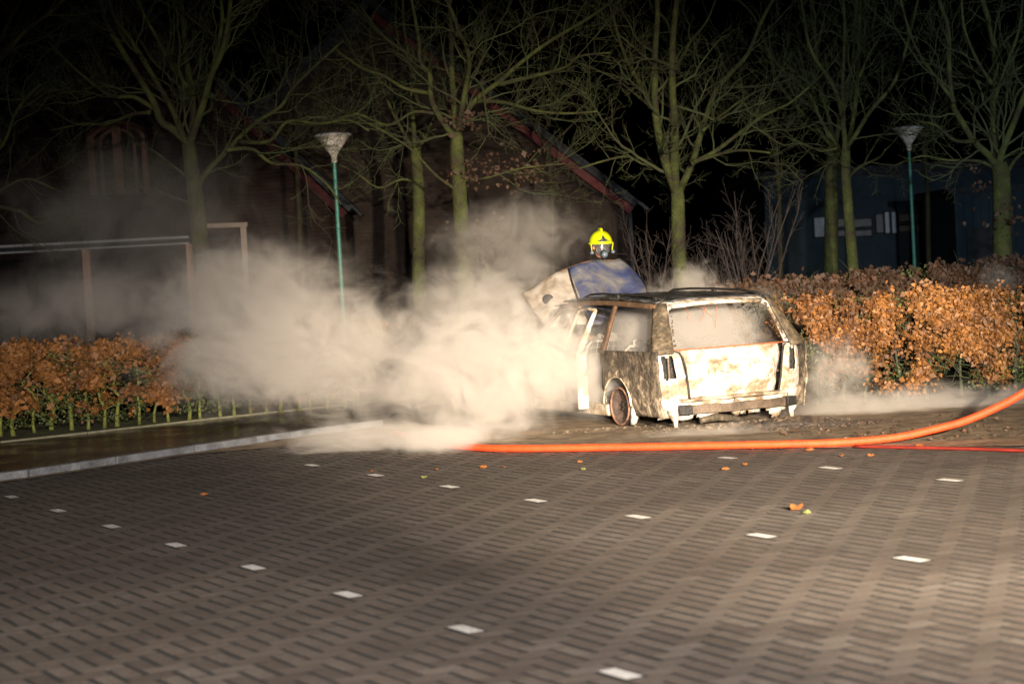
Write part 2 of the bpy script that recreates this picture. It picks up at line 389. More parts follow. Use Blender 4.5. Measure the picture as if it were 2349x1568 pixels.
hedge('beech_hedge', 'low dark hedge behind the smoke, between the lamp post and the left trees', Vector((-9.5, 27.2, 0)), Vector((2.4, 27.4, 0)), .9, 1.0, .8, .1, 22000, .08, 10, M_leafd, 9000, 9, -.2, mstem=M_bark, twigs=300)

# ================================================================= TREES
def smooth_line(pts, n=4):
    out = []
    P = [pts[0]] + list(pts) + [pts[-1]]
    for i in range(1, len(P) - 2):
        for k in range(n):
            t = k / n; a, b_, c, d_ = P[i - 1], P[i], P[i + 1], P[i + 2]
            out.append(.5 * ((2 * b_) + (c - a) * t + (2 * a - 5 * b_ + 4 * c - d_) * t * t + (3 * b_ - a - 3 * c + d_) * t ** 3))
    out.append(pts[-1]); return out
def grow(m, p, d, L, r, lvl, rn, sides, up=.16, dens=1.0):
    n = max(3, int(L / .13)) if lvl < 3 else 3
    pts = [p]; q = p; dd = d.normalized(); wob = rn.uniform(0, 99)
    for k in range(n):
        dd = (dd + Vector((nz(wob, k * .7), nz(wob + 9, k * .7), nz(wob + 20, k * .7))) * .75 + Vector((0, 0, up * .35))).normalized()
        q = q + dd * (L / n); pts.append(q)
    rad = [max(.0022, r * (1 - .75 * k / n)) for k in range(n + 1)]
    m.tube(pts, rad, sides, False)
    if lvl >= 3: return
    cnt = int((L * (6.5 if lvl == 1 else 9.0)) * dens) + 1
    for _ in range(cnt):
        k = rn.uniform(.15, 1) * n; i = min(n - 1, int(k)); q = pts[i].lerp(pts[i + 1], k - i)
        ax = (pts[i + 1] - pts[i]).normalized(); sd = ax.orthogonal().normalized(); sd.rotate(Matrix.Rotation(rn.uniform(0, 6.28), 3, ax))
        nd = (ax * rn.uniform(.6, 1.1) + sd * rn.uniform(.6, 1.0) + Vector((0, 0, .12))).normalized()
        grow(m, q, nd, L * rn.uniform(.28, .5) * (1 - .35 * k / n), r * .42, lvl + 1, rn, 3, up, dens)
def tree(label, Z, trunk, limbs, r0, seed, cat='tree', dens=1.0, group=None, leaves=None, mt=None):
    rn = random.Random(seed)
    T = [at(x, y, Z) for x, y in trunk]          # top to bottom given bottom first
    base = T[0].copy(); k = (T[0] - T[1]); base = T[0] + k * (T[0].z / max(1e-3, -k.z)) if abs(k.z) > 1e-3 else T[0]
    base = Vector((T[0].x * .7 + base.x * .3, Z, 0))
    root = empty('bare_tree', base); tag(root, label, cat, group)
    line = smooth_line([base] + T, 4); line = [p - base for p in line]
    m = MB(); n = len(line)
    m.tube(line, [r0 * (1.25 - .35 * i / n + (.35 if i == 0 else .12 if i == 1 else 0)) * (1 + .05 * nz(i * .9, seed)) for i in range(n)], 12)
    m.build('trunk', mt or M_bark, root, smooth=True)
    cm = MB(); tw = MB()
    for li, (rr, pts) in enumerate(limbs):
        dz = rn.uniform(-.35, .35)
        P = [at(x, y, Z + dz * min(i, 6) ) for i, (x, y) in enumerate(pts)]
        P = [p - base + Vector((rn.gauss(0, .015), rn.gauss(0, .04), rn.gauss(0, .015))) * min(i, 1) for i, p in enumerate(P)]
        S = smooth_line(P, 4); n = len(S)
        rad = [max(.006, rr * (1 - .62 * i / n)) * (1.25 if i == 0 else 1) for i in range(n)]
        cm.tube(S, rad, 8)
        for i in range(2, n - 1):
            seg = (S[i + 1] - S[i]); L = seg.length
            for _ in range(1 if rn.random() < 3.5 * L * dens else 0):
                ax = seg.normalized(); sd = ax.orthogonal().normalized(); sd.rotate(Matrix.Rotation(rn.uniform(0, 6.28), 3, ax))
                nd = (ax * rn.uniform(.5, 1) + sd * rn.uniform(.7, 1.1)).normalized()
                grow(tw, S[i], nd, rn.uniform(.7, 1.9) * (1 - .3 * i / n), max(.007, rad[i] * .42), 1, rn, 4, .14, dens)
    cm.build('limbs', mt or M_bark, root, smooth=True)
    o = tw.build('crown', M_twig, root); tag(o, kind='stuff')
    if leaves:
        lv = MB()
        for (x, y, sp, n) in leaves:
            c = at(x, y, Z - .15) - base
            leaf_cloud(lv, lambda r: (c + Vector((r.gauss(0, sp), r.gauss(0, sp), r.gauss(0, sp * .7))), .45), n, .075, rn)
        o = lv.build('dead_leaves', M_leafd, root, attr=True); tag(o, kind='stuff')
    return root
tree('mossy bare tree with a wide fan of limbs, rising from the smoke at left', 27.0,
     [(472, 690), (464, 600), (452, 480), (440, 390), (432, 330)],
     [(.062, [(432, 330), (400, 298), (373, 278), (355, 238), (325, 194), (278, 117), (249, 62), (234, 22), (228, -60)]),
      (.05, [(430, 335), (413, 300), (395, 249), (358, 190), (322, 124), (293, 77), (262, 40), (240, -40)]),
      (.06, [(434, 335), (442, 290), (444, 234), (432, 146), (421, 73), (415, 0), (412, -70)]),
      (.035, [(430, 200), (391, 146), (358, 84), (322, 18), (305, -40)]),
      (.058, [(434, 335), (446, 305), (468, 238), (486, 176), (512, 121), (523, 55), (527, 0), (530, -60)]),
      (.04, [(484, 182), (494, 121), (505, 55), (505, 0), (508, -50)]),
      (.028, [(503, 60), (548, 22), (578, -10), (600, -60)]), (.024, [(496, 90), (457, 55), (402, 7), (380, -30)]),
      (.034, [(350, 248), (303, 227), (256, 216), (205, 190), (157, 146), (110, 90)]),
      (.03, [(345, 258), (300, 262), (240, 285), (190, 282), (120, 300)]),
      (.045, [(456, 420), (484, 388), (512, 351), (548, 325), (590, 280), (636, 241), (687, 186), (786, 95)]),
      (.03, [(548, 325), (622, 322), (658, 278), (731, 285), (801, 278), (850, 300)]),
      (.03, [(520, 344), (578, 344), (622, 373), (695, 384), (750, 420), (780, 470)]),
      (.022, [(446, 420), (400, 380), (345, 340), (300, 325)]),
      (.02, [(452, 470), (400, 450), (340, 430), (300, 440)])], .105, 11)
tree('bare tree with clusters of dead leaves, left of the red gable edge', 28.0,
     [(1066, 640), (1062, 560), (1056, 475), (1052, 402), (1048, 340), (1048, 311)],
     [(.05, [(1048, 315), (1030, 300), (1001, 256), (990, 219), (987, 172), (965, 143), (962, 91), (950, 44), (935, -30)]),
      (.06, [(1048, 315), (1045, 234), (1034, 183), (1036, 128), (1031, 37), (1028, -50)]),
      (.045, [(1049, 300), (1056, 256), (1071, 190), (1082, 146), (1075, 110), (1056, 73), (1038, 29), (1010, -20)]),
      (.045, [(1050, 305), (1062, 278), (1093, 227), (1148, 186), (1184, 146), (1258, 95), (1367, 29), (1430, -20)]),
      (.03, [(1140, 195), (1232, 175), (1294, 157), (1330, 130), (1400, 120)]),
      (.03, [(1090, 230), (1160, 235), (1230, 250), (1300, 262), (1370, 255)]),
      (.022, [(1058, 412), (1090, 412), (1129, 406), (1195, 388), (1301, 380)]),
      (.03, [(990, 215), (930, 200), (880, 170), (830, 160), (770, 110)]),
      (.024, [(965, 143), (900, 100), (860, 60), (820, 10)]),
      (.024, [(1005, 262), (950, 260), (890, 290), (820, 262), (750, 290)]),
      (.022, [(1054, 440), (1000, 400), (950, 345), (880, 300), (820, 270)])], .1, 12,
     leaves=[(1072, 268, .16, 80), (1100, 385, .18, 70), (1190, 390, .18, 70), (1215, 398, .1, 40), (1095, 545, .2, 120), (1110, 580, .16, 80), (1040, 400, .1, 20)])
tree('thin bare tree just behind and to the left of the middle tree', 30.5,
     [(961, 640), (961, 573), (961, 457), (959, 402), (952, 335)],
     [(.04, [(952, 340), (950, 290), (943, 219), (939, 146), (930, 60), (925, -30)]),
      (.03, [(954, 360), (920, 300), (890, 240), (860, 150), (850, 60)]),
      (.026, [(956, 350), (985, 300), (1010, 220), (1020, 120), (1030, 20)]),
      (.022, [(960, 420), (920, 410), (870, 430), (820, 400), (780, 380)])], .09, 13, dens=.8)
tree('mossy bare tree with a narrow upright fork directly behind the firefighter', 29.0,
     [(1562, 640), (1557, 575), (1555, 463), (1552, 430)],
     [(.075, [(1552, 440), (1531, 386), (1515, 322), (1505, 241), (1503, 121), (1507, 24), (1500, -60)]),
      (.075, [(1552, 440), (1551, 395), (1547, 282), (1541, 201), (1543, 101), (1551, 0), (1556, -60)]),
      (.06, [(1556, 442), (1566, 425), (1588, 370), (1608, 302), (1640, 217), (1676, 173), (1716, 121), (1753, 48), (1785, -20)]),
      (.036, [(1586, 375), (1640, 346), (1692, 306), (1749, 266), (1805, 241), (1853, 201)]),
      (.03, [(1588, 372), (1650, 352), (1700, 345), (1765, 352)]),
      (.028, [(1543, 95), (1530, 50), (1510, 25), (1490, -20)]),
      (.026, [(1532, 396), (1491, 382), (1440, 358), (1385, 372), (1330, 385)]),
      (.036, [(1513, 300), (1495, 249), (1459, 176), (1433, 121), (1407, 37), (1390, -30)]),
      (.028, [(1548, 160), (1580, 100), (1620, 50), (1650, -20)]),
      (.024, [(1505, 255), (1450, 210), (1400, 175), (1340, 150)]),
      (.022, [(1612, 300), (1650, 270), (1700, 230), (1760, 200)])], .1, 14)
tree('slim bare tree with a V-shaped fork, just left of the far lamp post', 31.0,
     [(1962, 680), (1956, 600), (1946, 483), (1940, 402), (1940, 345)],
     [(.04, [(1938, 350), (1918, 335), (1885, 282), (1853, 217), (1821, 181), (1775, 141), (1740, 100)]),
      (.045, [(1938, 345), (1934, 298), (1914, 209), (1861, 121), (1845, 40), (1830, -40)]),
      (.04, [(1938, 340), (1934, 290), (1930, 201), (1932, 80), (1934, 0), (1936, -50)]),
      (.045, [(1942, 340), (1958, 282), (1966, 193), (1970, 101), (1976, 0), (1980, -60)]),
      (.04, [(1944, 335), (1960, 310), (1994, 258), (2054, 185), (2083, 80), (2104, 0), (2115, -50)]),
      (.026, [(1942, 412), (1974, 386), (2010, 362), (2034, 338)]),
      (.02, [(1920, 340), (1880, 345), (1850, 335), (1800, 310)]),
      (.022, [(1970, 180), (2000, 120), (2030, 60), (2060, 0)])], .078, 15)
tree('shadowy trunk standing close behind the slim forked tree', 35.0,
     [(1908, 650), (1907, 583), (1907, 423), (1910, 360), (1916, 330)],
     [(.05, [(1914, 335), (1900, 270), (1880, 190), (1870, 100), (1860, 0)]),
      (.05, [(1915, 335), (1930, 260), (1950, 170), (1955, 80), (1965, -20)]),
      (.04, [(1912, 340), (1870, 290), (1820, 240), (1780, 170), (1760, 60)])], .115, 16, dens=.7)
tree('thick bare tree at the right edge, beside the far lamp post', 27.5,
     [(2306, 660), (2300, 590), (2298, 423), (2290, 374)],
     [(.055, [(2288, 384), (2262, 352), (2235, 322), (2199, 274), (2191, 241), (2179, 161), (2171, 72), (2150, 8), (2140, -60)]),
      (.07, [(2290, 380), (2284, 346), (2282, 241), (2280, 141), (2268, 52), (2255, 0), (2250, -60)]),
      (.06, [(2291, 380), (2298, 350), (2320, 290), (2349, 209), (2380, 140), (2400, 60)]),
      (.035, [(2300, 410), (2312, 392), (2332, 362), (2360, 345), (2420, 330)]),
      (.024, [(2284, 388), (2247, 366), (2175, 364), (2120, 358), (2090, 362)]),
      (.03, [(2236, 324), (2190, 322), (2150, 290), (2110, 280)]),
      (.03, [(2190, 235), (2150, 190), (2110, 130), (2080, 60), (2060, -20)]),
      (.03, [(2281, 200), (2240, 140), (2210, 60), (2200, -30)]),
      (.03, [(2281, 230), (2310, 150), (2335, 70), (2345, -30)])], .125, 17,
     leaves=[(2240, 385, .05, 10), (2255, 430, .08, 14), (2320, 500, .2, 60)])
tree('bare tree whose mossy branches reach in at the left edge', 26.5,
     [(-150, 760), (-155, 600), (-160, 450)],
     [(.05, [(-160, 455), (-130, 350), (-80, 240), (-10, 150), (60, 75), (120, 30), (170, -30)]),
      (.04, [(-158, 470), (-90, 440), (-30, 470), (40, 490), (90, 512), (140, 500)]),
      (.035, [(-150, 430), (-60, 380), (0, 330), (40, 250), (90, 190)]),
      (.035, [(-140, 300), (-60, 200), (0, 90), (40, 20), (60, -30)]),
      (.03, [(-150, 480), (-60, 500), (0, 440), (60, 410), (120, 430)])], .11, 18)
# a second, further row of crowns whose twigs fill the darkness
for i, (x, Z, sd, lab) in enumerate([(690, 33.5, 31, 'faint bare tree behind the near lamp post'), (1270, 34.5, 32, 'faint bare tree in front of the red gable'),
                             (1790, 36, 33, 'faint bare tree behind the bare shrubs'), (2130, 37, 34, 'faint bare tree behind the far lamp post'),
                             (180, 33, 35, 'faint bare tree in front of the arched window')]):
    rr = random.Random(sd); yb = 600 + (1174 - x) * .056
    limbs = []
    for k in range(6):
        a = (k - 2.5) * .34 + rr.uniform(-.1, .1); L = 95; p = [(x - 12, 300 + rr.uniform(-20, 60))]
        for j in range(5): p.append((p[-1][0] + math.sin(a * (1 - .1 * j)) * L * .8 - 3, p[-1][1] - math.cos(a) * L * rr.uniform(.8, 1)))
        limbs.append((.02, p))
    tree(lab, Z, [(x, yb + 40), (x - 3, yb - 120), (x - 12, 330)], limbs, .042, sd, dens=.6, mt=M_far)

def shrub(label, Z, x, y0, n, h, spread, seed, group=None):
    rn = random.Random(seed); b0 = at(x, y0, Z); base = Vector((b0.x, Z, 0)); root = empty('bare_shrub', base); tag(root, label, 'shrub', group)
    hgt = h
    for k in range(n):
        m = MB(); a = rn.uniform(0, 6.28); sp = rn.uniform(.1, 1) * spread
        p = Vector((rn.gauss(0, .12), rn.gauss(0, .12), 0)); H = hgt * rn.uniform(.7, 1.05); pts = []
        for i in range(8):
            t = i / 7; pts.append(p + Vector((math.cos(a) * sp * t ** 1.4, math.sin(a) * sp * .5 * t ** 1.4, H * t)) + Vector((nz(i * .6, k), nz(k, i * .6), 0)) * .06)
        m.tube(pts, [.014 * (1 - .8 * i / 7) + .002 for i in range(8)], 5, False)
        for i in range(2, 7):
            for _ in range(2):
                dd = (pts[i + 1] - pts[i]).normalized() + Vector((rn.gauss(0, .5), rn.gauss(0, .4), .3))
                grow(m, pts[i], dd, rn.uniform(.3, .7), .006, 2, rn, 3, .1, .5)
        m.build('stem', M_bareshrub, root)
    return root
shrub('tall bare shrub of thin arching stems behind the dark hedge, right of the firefighter', 28.5, 1715, 700, 14, 2.5, .95, 41)
shrub('smaller bare shrub with thin stems at the foot of the forked tree', 28.0, 1500, 690, 8, 2.1, .6, 42)
shrub('bare wispy shrub between the forked tree and the tall shrub', 30.0, 1640, 690, 8, 1.9, .6, 43)
shrub('dark evergreen-looking bare bush at the far left behind the hedge', 25.8, 70, 800, 9, 1.2, .7, 44)

# ================================================================= BURNT CAR
M_ash = mat_noise('burnt_paint_white', [(.28, (.08, .055, .038)), (.37, (.22, .155, .10)), (.44, (.36, .29, .205)), (.50, (.50, .47, .43)), (.58, (.43, .41, .38)), (.64, (.31, .24, .16)), (.72, (.18, .125, .075))], 4.4, .62, bump=.9, bscale=22, dist=.3, detail=10)
M_tan = mat_noise('burnt_paint_tan', [(.28, (.05, .038, .028)), (.40, (.18, .13, .085)), (.50, (.38, .31, .22)), (.62, (.56, .49, .39)), (.75, (.28, .21, .13))], 5.5, .7, bump=.9, bscale=26, dist=.3, detail=10)
M_side = mat_noise('scorched_side_steel', [(.28, (.025, .020, .016)), (.42, (.05, .04, .03)), (.54, (.10, .078, .054)), (.63, (.22, .175, .125)), (.70, (.42, .35, .26)), (.78, (.30, .24, .17))], 11, .75, bump=1, bscale=24, dist=.3, detail=10)
M_side2 = mat_noise('scorched_pillar', [(.28, (.025, .02, .015)), (.45, (.06, .046, .03)), (.56, (.11, .082, .05)), (.68, (.20, .16, .11)), (.76, (.12, .09, .06))], 14, .7, bump=.8, bscale=30, dist=.2)
M_brown = mat_noise('rusty_brown_steel', [(.3, (.035, .020, .012)), (.5, (.11, .060, .030)), (.7, (.20, .13, .06))], 9, .75, bump=.8, bscale=50, dist=.6)
M_rust = mat_noise('rust_red', [(.3, (.20, .05, .02)), (.6, (.42, .13, .05)), (.8, (.30, .16, .08))], 14, .8, bump=.5, bscale=60)
M_pale = mat_noise('bleached_hood', [(.30, (.08, .055, .035)), (.42, (.20, .165, .125)), (.55, (.31, .28, .25)), (.75, (.26, .20, .12))], 3.5, .6, bump=.4, bscale=20, dist=.6)
M_soot = mat_noise('soot_black', [(.3, (.006, .006, .006)), (.6, (.02, .018, .016)), (.8, (.06, .05, .04))], 7, .6, bump=.8, bscale=40)
M_roof = mat_noise('burnt_roof', [(.3, (.02, .018, .018)), (.5, (.05, .048, .048)), (.62, (.16, .17, .18)), (.75, (.08, .04, .02))], 6, .35, bump=.8, bscale=30, dist=.6)
M_beam = mat_noise('bumper_beam_steel', [(.3, (.05, .036, .026)), (.55, (.12, .085, .06)), (.8, (.22, .16, .11))], 6, .55, bump=.5, bscale=60, dist=.5)
M_seat = mat_noise('burnt_seat_wire', [(.3, (.16, .14, .11)), (.7, (.42, .38, .32))], 10, .6)
M_rim = mat_noise('burnt_rim', [(.3, (.07, .04, .03)), (.5, (.22, .12, .08)), (.75, (.36, .22, .15))], 9, .6, bump=.5, bscale=50)
M_disc = mat_noise('sooty_disc', [(.3, (.02, .014, .012)), (.5, (.06, .04, .03)), (.75, (.12, .08, .06))], 9, .8, bump=.6, bscale=50)
M_blue = mat_noise('hood_blue_scorched', [(.36, (.03, .04, .11)), (.45, (.06, .068, .12)), (.52, (.11, .11, .125)), (.60, (.16, .152, .15)), (.75, (.22, .20, .18))], 1.7, .35, bump=.15, bscale=30, dist=.6, detail=5, coat=.3)
def scorch_by_height(m, k, z0):
    t = m.node_tree; ramp = [n for n in t.nodes if n.type == 'VALTORGB'][0]; src = ramp.inputs[0].links[0].from_socket
    tc = N(t, 'ShaderNodeTexCoord'); sp = N(t, 'ShaderNodeSeparateXYZ'); t.links.new(tc.outputs['Object'], sp.inputs[0])
    ma = N(t, 'ShaderNodeMath', operation='MULTIPLY_ADD'); t.links.new(sp.outputs['Z'], ma.inputs[0]); ma.inputs[1].default_value = -k; ma.inputs[2].default_value = k * z0
    ad = N(t, 'ShaderNodeMath', operation='ADD'); t.links.new(src, ad.inputs[0]); t.links.new(ma.outputs[0], ad.inputs[1]); t.links.new(ad.outputs[0], ramp.inputs[0])
scorch_by_height(M_side, .30, .62)
YAW = R(24)
car = empty('burnt_car', (0, 0, 0), YAW)
tag(car, 'burnt out estate car with raised hood and open rear door, smoke pouring out', 'car')
rc = ground(1520, 990)                       # rear left corner on the ground
car_o = Vector((rc.x, rc.y, 0)) + Vector((math.cos(YAW), math.sin(YAW), 0)) * .86
car.scale = (1, 1, .95)
car.location = (car_o.x, car_o.y, .012)
BELT, RFZ = .80, 1.30
def hw(y, z):                                # half width at distance y from the rear and height z
    w_ = .86 if z < BELT else .86 - (z - BELT) * .42
    w_ -= .05 * max(0, (.42 - z) / .3)
    if y < .12: w_ -= .05 * ((.12 - y) / .12) ** 2
    if y > 3.5: w_ -= .16 * ((y - 3.5) / .5) ** 2
    return w_
def yr(z):                                   # rear face
    return .05 - .03 * math.sin(min(1, max(0, (z - .3) / .5)) * 3.14) if z < BELT else .05 + (z - BELT) * .58
def buck(x, y, z, a=.012): return a * nz(x * 5 + 3, y * 5, z * 6) + a * .5 * nz(x * 13, y * 13, z * 13)
def roofz(y): return 1.29 + .055 * math.sin(min(1, max(0, (y - .35) / 2.1)) * math.pi * .75) - .02 * max(0, y - 1.9)
def side_grid(m, s, y0, y1, zb, zt, nu=24, nv=10, amp=.014):
    """patch of the car's side between distances y0..y1, heights zb(y)..zt(y)"""
    def f(a, t):
        y = y0 + (y1 - y0) * a; b_, c = zb(y), zt(y); z = b_ + (c - b_) * t
        return (s * (hw(y, z) + buck(y, s, z, amp)), y, z)
    m.grid(f, nu, nv)
def arch(yc, r, low):
    def f(y):
        d2 = r * r - (y - yc) ** 2
        return max(low, .22 + math.sqrt(d2)) if d2 > 0 else low
    return f
for s, nm in ((-1, 'left'), (1, 'right')):
    m = MB(); side_grid(m, s, .05, 1.24, arch(.93, .30, .12), lambda y: BELT, 44, 12, .02)
    m.build('rear_quarter_panel', M_side, car, smooth=True, thick=.012)
    m = MB(); side_grid(m, s, 3.02, 3.92, arch(3.28, .32, .14), lambda y: .80 - .12 * max(0, y - 3.3), 30, 10)
    m.build('front_fender', M_tan, car, smooth=True, thick=.012)
    m = MB(); m.bar((s * .79, 1.2, .15), (s * .79, 3.0, .15), .10, .13); m.build('sill', M_tan, car, bevel=.02)
    # wheel arch lip
    m = MB(); m.tube([(s * (hw(.93 + .30 * math.cos(t), .4) + .004), .93 + .30 * math.cos(t), .22 + .30 * math.sin(t)) for t in [math.pi * k / 14 for k in range(15)]], .012, 6)
    m.build('wheel_arch_lip', M_tan, car, smooth=True)
    # pillars
    def pillar(nm_, yb, yt, wb, wt, mat, zb=BELT - .02, zt=RFZ - .02, th=.03):
        m = MB()
        def f(a, t):
            z = zb + (zt - zb) * t; y = yb + (yt - yb) * t + (wb + (wt - wb) * t) * (a - .5)
            return (s * (hw(y, z) - .004 + buck(y, s, z, .006)), y, z)
        m.grid(f, 4, 8); m.build(nm_, mat, car, smooth=True, thick=th)
    m = MB()
    def dp(a, t):
        z = BELT - .03 + (RFZ - BELT + .01) * t; xi = .67 - .10 * t; xo = hw(yr(z) + .05, z)
        return (s * (xi + (xo - xi) * math.sin(a * 1.45)), yr(z) + .10 * a ** 3 + .01 * nz(a * 3, t * 6, s), z)
    m.grid(dp, 8, 10); m.build('d_pillar', M_side2, car, smooth=True, thick=.02)
    pillar('c_pillar', 1.20, 1.25, .075, .06, M_brown)
    pillar('b_pillar', 2.16, 2.10, .12, .08, M_brown, zb=.2)
    pillar('a_pillar', 3.02, 2.46, .07, .06, M_brown)
    # cant rail under the roof
    m = MB()
    m.tube([(s * (hw(y, 1.27) - .005), y, roofz(y) - .045 - .03 * (k == 12)) for k, y in enumerate([.36 + 2.12 * k / 12 for k in range(13)])], .032, 6)
    m.build('cant_rail', M_brown, car, smooth=True)
    # burnt roof rail with feet, warped by the heat
    r_ = MB(); ys = [.42 + .165 * k for k in range(12)] if s < 0 else [.30 + .17 * k for k in range(13)]
    r_.tube([(s * (.55 - .01 * (k % 3)), y, roofz(y) + .045 + .012 * nz(y * 3, s) - (.03 if k in (0, len(ys) - 1) else 0)) for k, y in enumerate(ys)], .014, 6)
    ro = r_.build('roof_rail', M_soot, car, smooth=True)
    for y in (ys[1], ys[len(ys) // 2], ys[-2]):
        f_ = MB(); f_.box((s * .55, y, roofz(y) + .018), (.03, .07, .05)); f_.build('rail_foot', M_soot, ro, bevel=.006)
# roof
m = MB()
m.grid(lambda a, t: ((a * 2 - 1) * .655, .37 + 2.12 * t, roofz(.37 + 2.12 * t) + .022 * (1 - (a * 2 - 1) ** 2) + buck(a * 2, t * 3, 0, .016)), 26, 34)
m.build('roof', M_roof, car, smooth=True, thick=.012)
m = MB()
m.grid(lambda a, t: ((a * 2 - 1) * (.65 - .05 * (abs(a * 2 - 1) ** 6)), .345 + .10 * t - .03 * (1 - (a * 2 - 1) ** 2), 1.262 + .045 * t + buck(a * 4, t, 9, .008) - .03 * abs(a * 2 - 1) ** 4), 24, 4)
m.build('roof_rear_lip', M_ash, car, smooth=True, thick=.015)
# tailgate: lower skin with plate recess, rear face
tg = MB()
def tail(a, t):
    x = (a * 2 - 1); z = .27 + (.795 - .27) * t; X = x * (.50 + .085 * t)
    y = yr(z) + .10 * abs(x) ** 5
    rec = 1 if (abs(x) < .56 and .33 < t < .74) else 0
    y += rec * .035 + .03 * max(0, 1 - abs(t - .10) / .12) * (1 - abs(x)) - .018 * max(0, 1 - abs(t - .80) / .07)
    y += .022 * nz(X * 4, z * 7, 2) + .012 * nz(X * 12, z * 14, 5)
    return (X, y, z)
tg.grid(tail, 56, 26)
to = tg.build('tailgate', M_ash, car, smooth=True, thick=.014)
def rear_bar(m, pts, r, n=6):
    m.tube([(x, yr(z) + .10 * abs(x / .72) ** 5 + dy, z) for x, z, dy in pts], r, n)
m = MB(); rear_bar(m, [(-.68 + 1.36 * k / 14, .803 + .006 * nz(k), -.004) for k in range(15)], .008); m.build('window_ledge', M_rust, to, smooth=True)
m = MB()
rear_bar(m, [(-.665, .80, 0), (-.66, .84, 0), (-.635, .98, 0), (-.60, 1.14, 0), (-.575, 1.215, .0), (-.52, 1.243, .0)], .028)
rear_bar(m, [(-.53, 1.243, 0), (-.2, 1.262, -.02), (.1, 1.264, -.02), (.53, 1.243, 0)], .024)
rear_bar(m, [(.52, 1.243, .0), (.575, 1.215, 0), (.60, 1.14, 0), (.635, .98, 0), (.66, .84, 0), (.665, .80, 0)], .028)
m.build('window_frame', M_ash, to, smooth=True)
m = MB()
for i in range(40):
    sd = rnd.choice((-1, 1)); k = rnd.random(); z = .82 + .42 * k; x = sd * (.635 - .09 * k)
    m.box((x + rnd.gauss(0, .006), yr(z) + rnd.uniform(-.01, .01), z), (.010, .012, .018), rz=rnd.random())
tag(m.build('scorched_seal', M_side2, to), kind='stuff')
m = MB(); m.box((.0, .068, .60), (.46, .012, .11)); m.build('plate_recess', M_beam, to, bevel=.004)
for dx, dz, sx, sz in ((-.02, .695, .34, .018), (.02, .535, .30, .012), (-.28, .62, .012, .15), (.30, .62, .012, .15)):
    m = MB(); m.box((dx, .062, dz), (sx, .02, sz)); m.build('pressed_rib', M_tan, to, bevel=.004)
# light units: tall tray of sheet steel with a dark hole
for s in (-1, 1):
    m = MB()
    def lt(a, t):
        z = .28 + .51 * t; x = (.51 + .085 * t) * (1 - a) + .845 * a; y = yr(z) + .03 + .15 * a ** 2.2 + .012 * nz(a * 4, t * 9, s)
        return (s * x, y, z)
    m.grid(lt, 16, 24, skip=lambda a, t: .30 < a < .66 and (.46 + .05 * nz(a * 9, 3) < t < .90 + .04 * nz(a * 7, 8)))
    o = m.build('light_tray', M_ash, car, smooth=True, thick=.012)
    q = MB(); q.box((s * .69, .20, .58), (.20, .012, .32)); q.build('tray_back', M_soot, o)
    q = MB(); q.tube([(s * .685, .13, .46), (s * .69, .125, .72)], .012, 6); q.build('wire_stub', M_beam, o)
    q = MB(); q.tube([(s * .505, .06, .275), (s * .53, .04, .45), (s * .55, .035, .62), (s * .572, .045, .72), (s * .60, .065, .775), (s * .66, .09, .79)], .011, 6); q.build('gap_seam', M_soot, o)
# lower panel, bumper beam, hanging brackets
m = MB()
def low(a, t):
    x = a * 2 - 1; z = .02 + .27 * t + .05 * nz(a * 9, 1) * (1 - t)
    return (x * .80, .12 + .10 * abs(x) ** 4 - .05 * t + .03 * nz(a * 8, t * 4, 7), z)
m.grid(low, 46, 8, skip=lambda a, t: t < .28 + .5 * nz(a * 8, 11) and t < .6)
m.build('rear_valance', M_ash, car, smooth=True, thick=.014)
m = MB(); m.grid(lambda a, t: ((a * 2 - 1) * .74, .06 + .10 * abs(a * 2 - 1) ** 4 - .035 * math.sin(t * math.pi),   .262 + .035 * t + .012 * nz(a * 10, t)), 40, 4)
m.build('valance_lip', M_tan, car, smooth=True, thick=.015)
bm_ = MB()
def beam(x): return (x, -.045 + .07 * abs(x / .62) ** 2.5, .185 + .008 * nz(x * 4))
P_ = [beam(-.64 + 1.28 * k / 14) for k in range(15)]
for a_, c_ in zip(P_, P_[1:]): bm_.bar(a_, c_, .045, .085)
bo_ = bm_.build('bumper_beam', M_beam, car)
for s in (-1, 1):
    q = MB(); q.box((s * .595, -.0, .187), (.13, .075, .098), rz=s * .28); q.build('beam_end', M_soot, bo_, bevel=.008)
    q = MB(); q.tube([(s * .68, .10, .18), (s * .675, .08, .12), (s * .66, .09, .07), (s * .665, .08, .01)], [.06, .045, .028, .02], 6); q.build('hanging_bracket', M_ash, car, smooth=True)
    q = MB(); q.grid(lambda a, t: (s * (.62 + .22 * a), .07 + .12 * a * a + .02 * nz(a * 6, t * 6), .08 + .24 * t + .02 * nz(a * 8, s)), 10, 10, skip=lambda a, t: t < .25 + .4 * a + .1 * nz(a * 9, s)); q.build('rear_corner_panel', M_ash, car, smooth=True, thick=.012)
q = MB(); q.tube([(.02, .10, .10), (.0, .05, .16), (.03, .06, .24)], [.05, .06, .04], 8); q.build('exhaust_hanger', M_tan, car, smooth=True)
q = MB(); q.tube([(-.42, .04, .06), (-.25, .02, .085), (-.08, .05, .06), (.1, .06, .03)], [.03, .04, .035, .02], 8); q.build('sagging_pipe', M_side2, car, smooth=True)
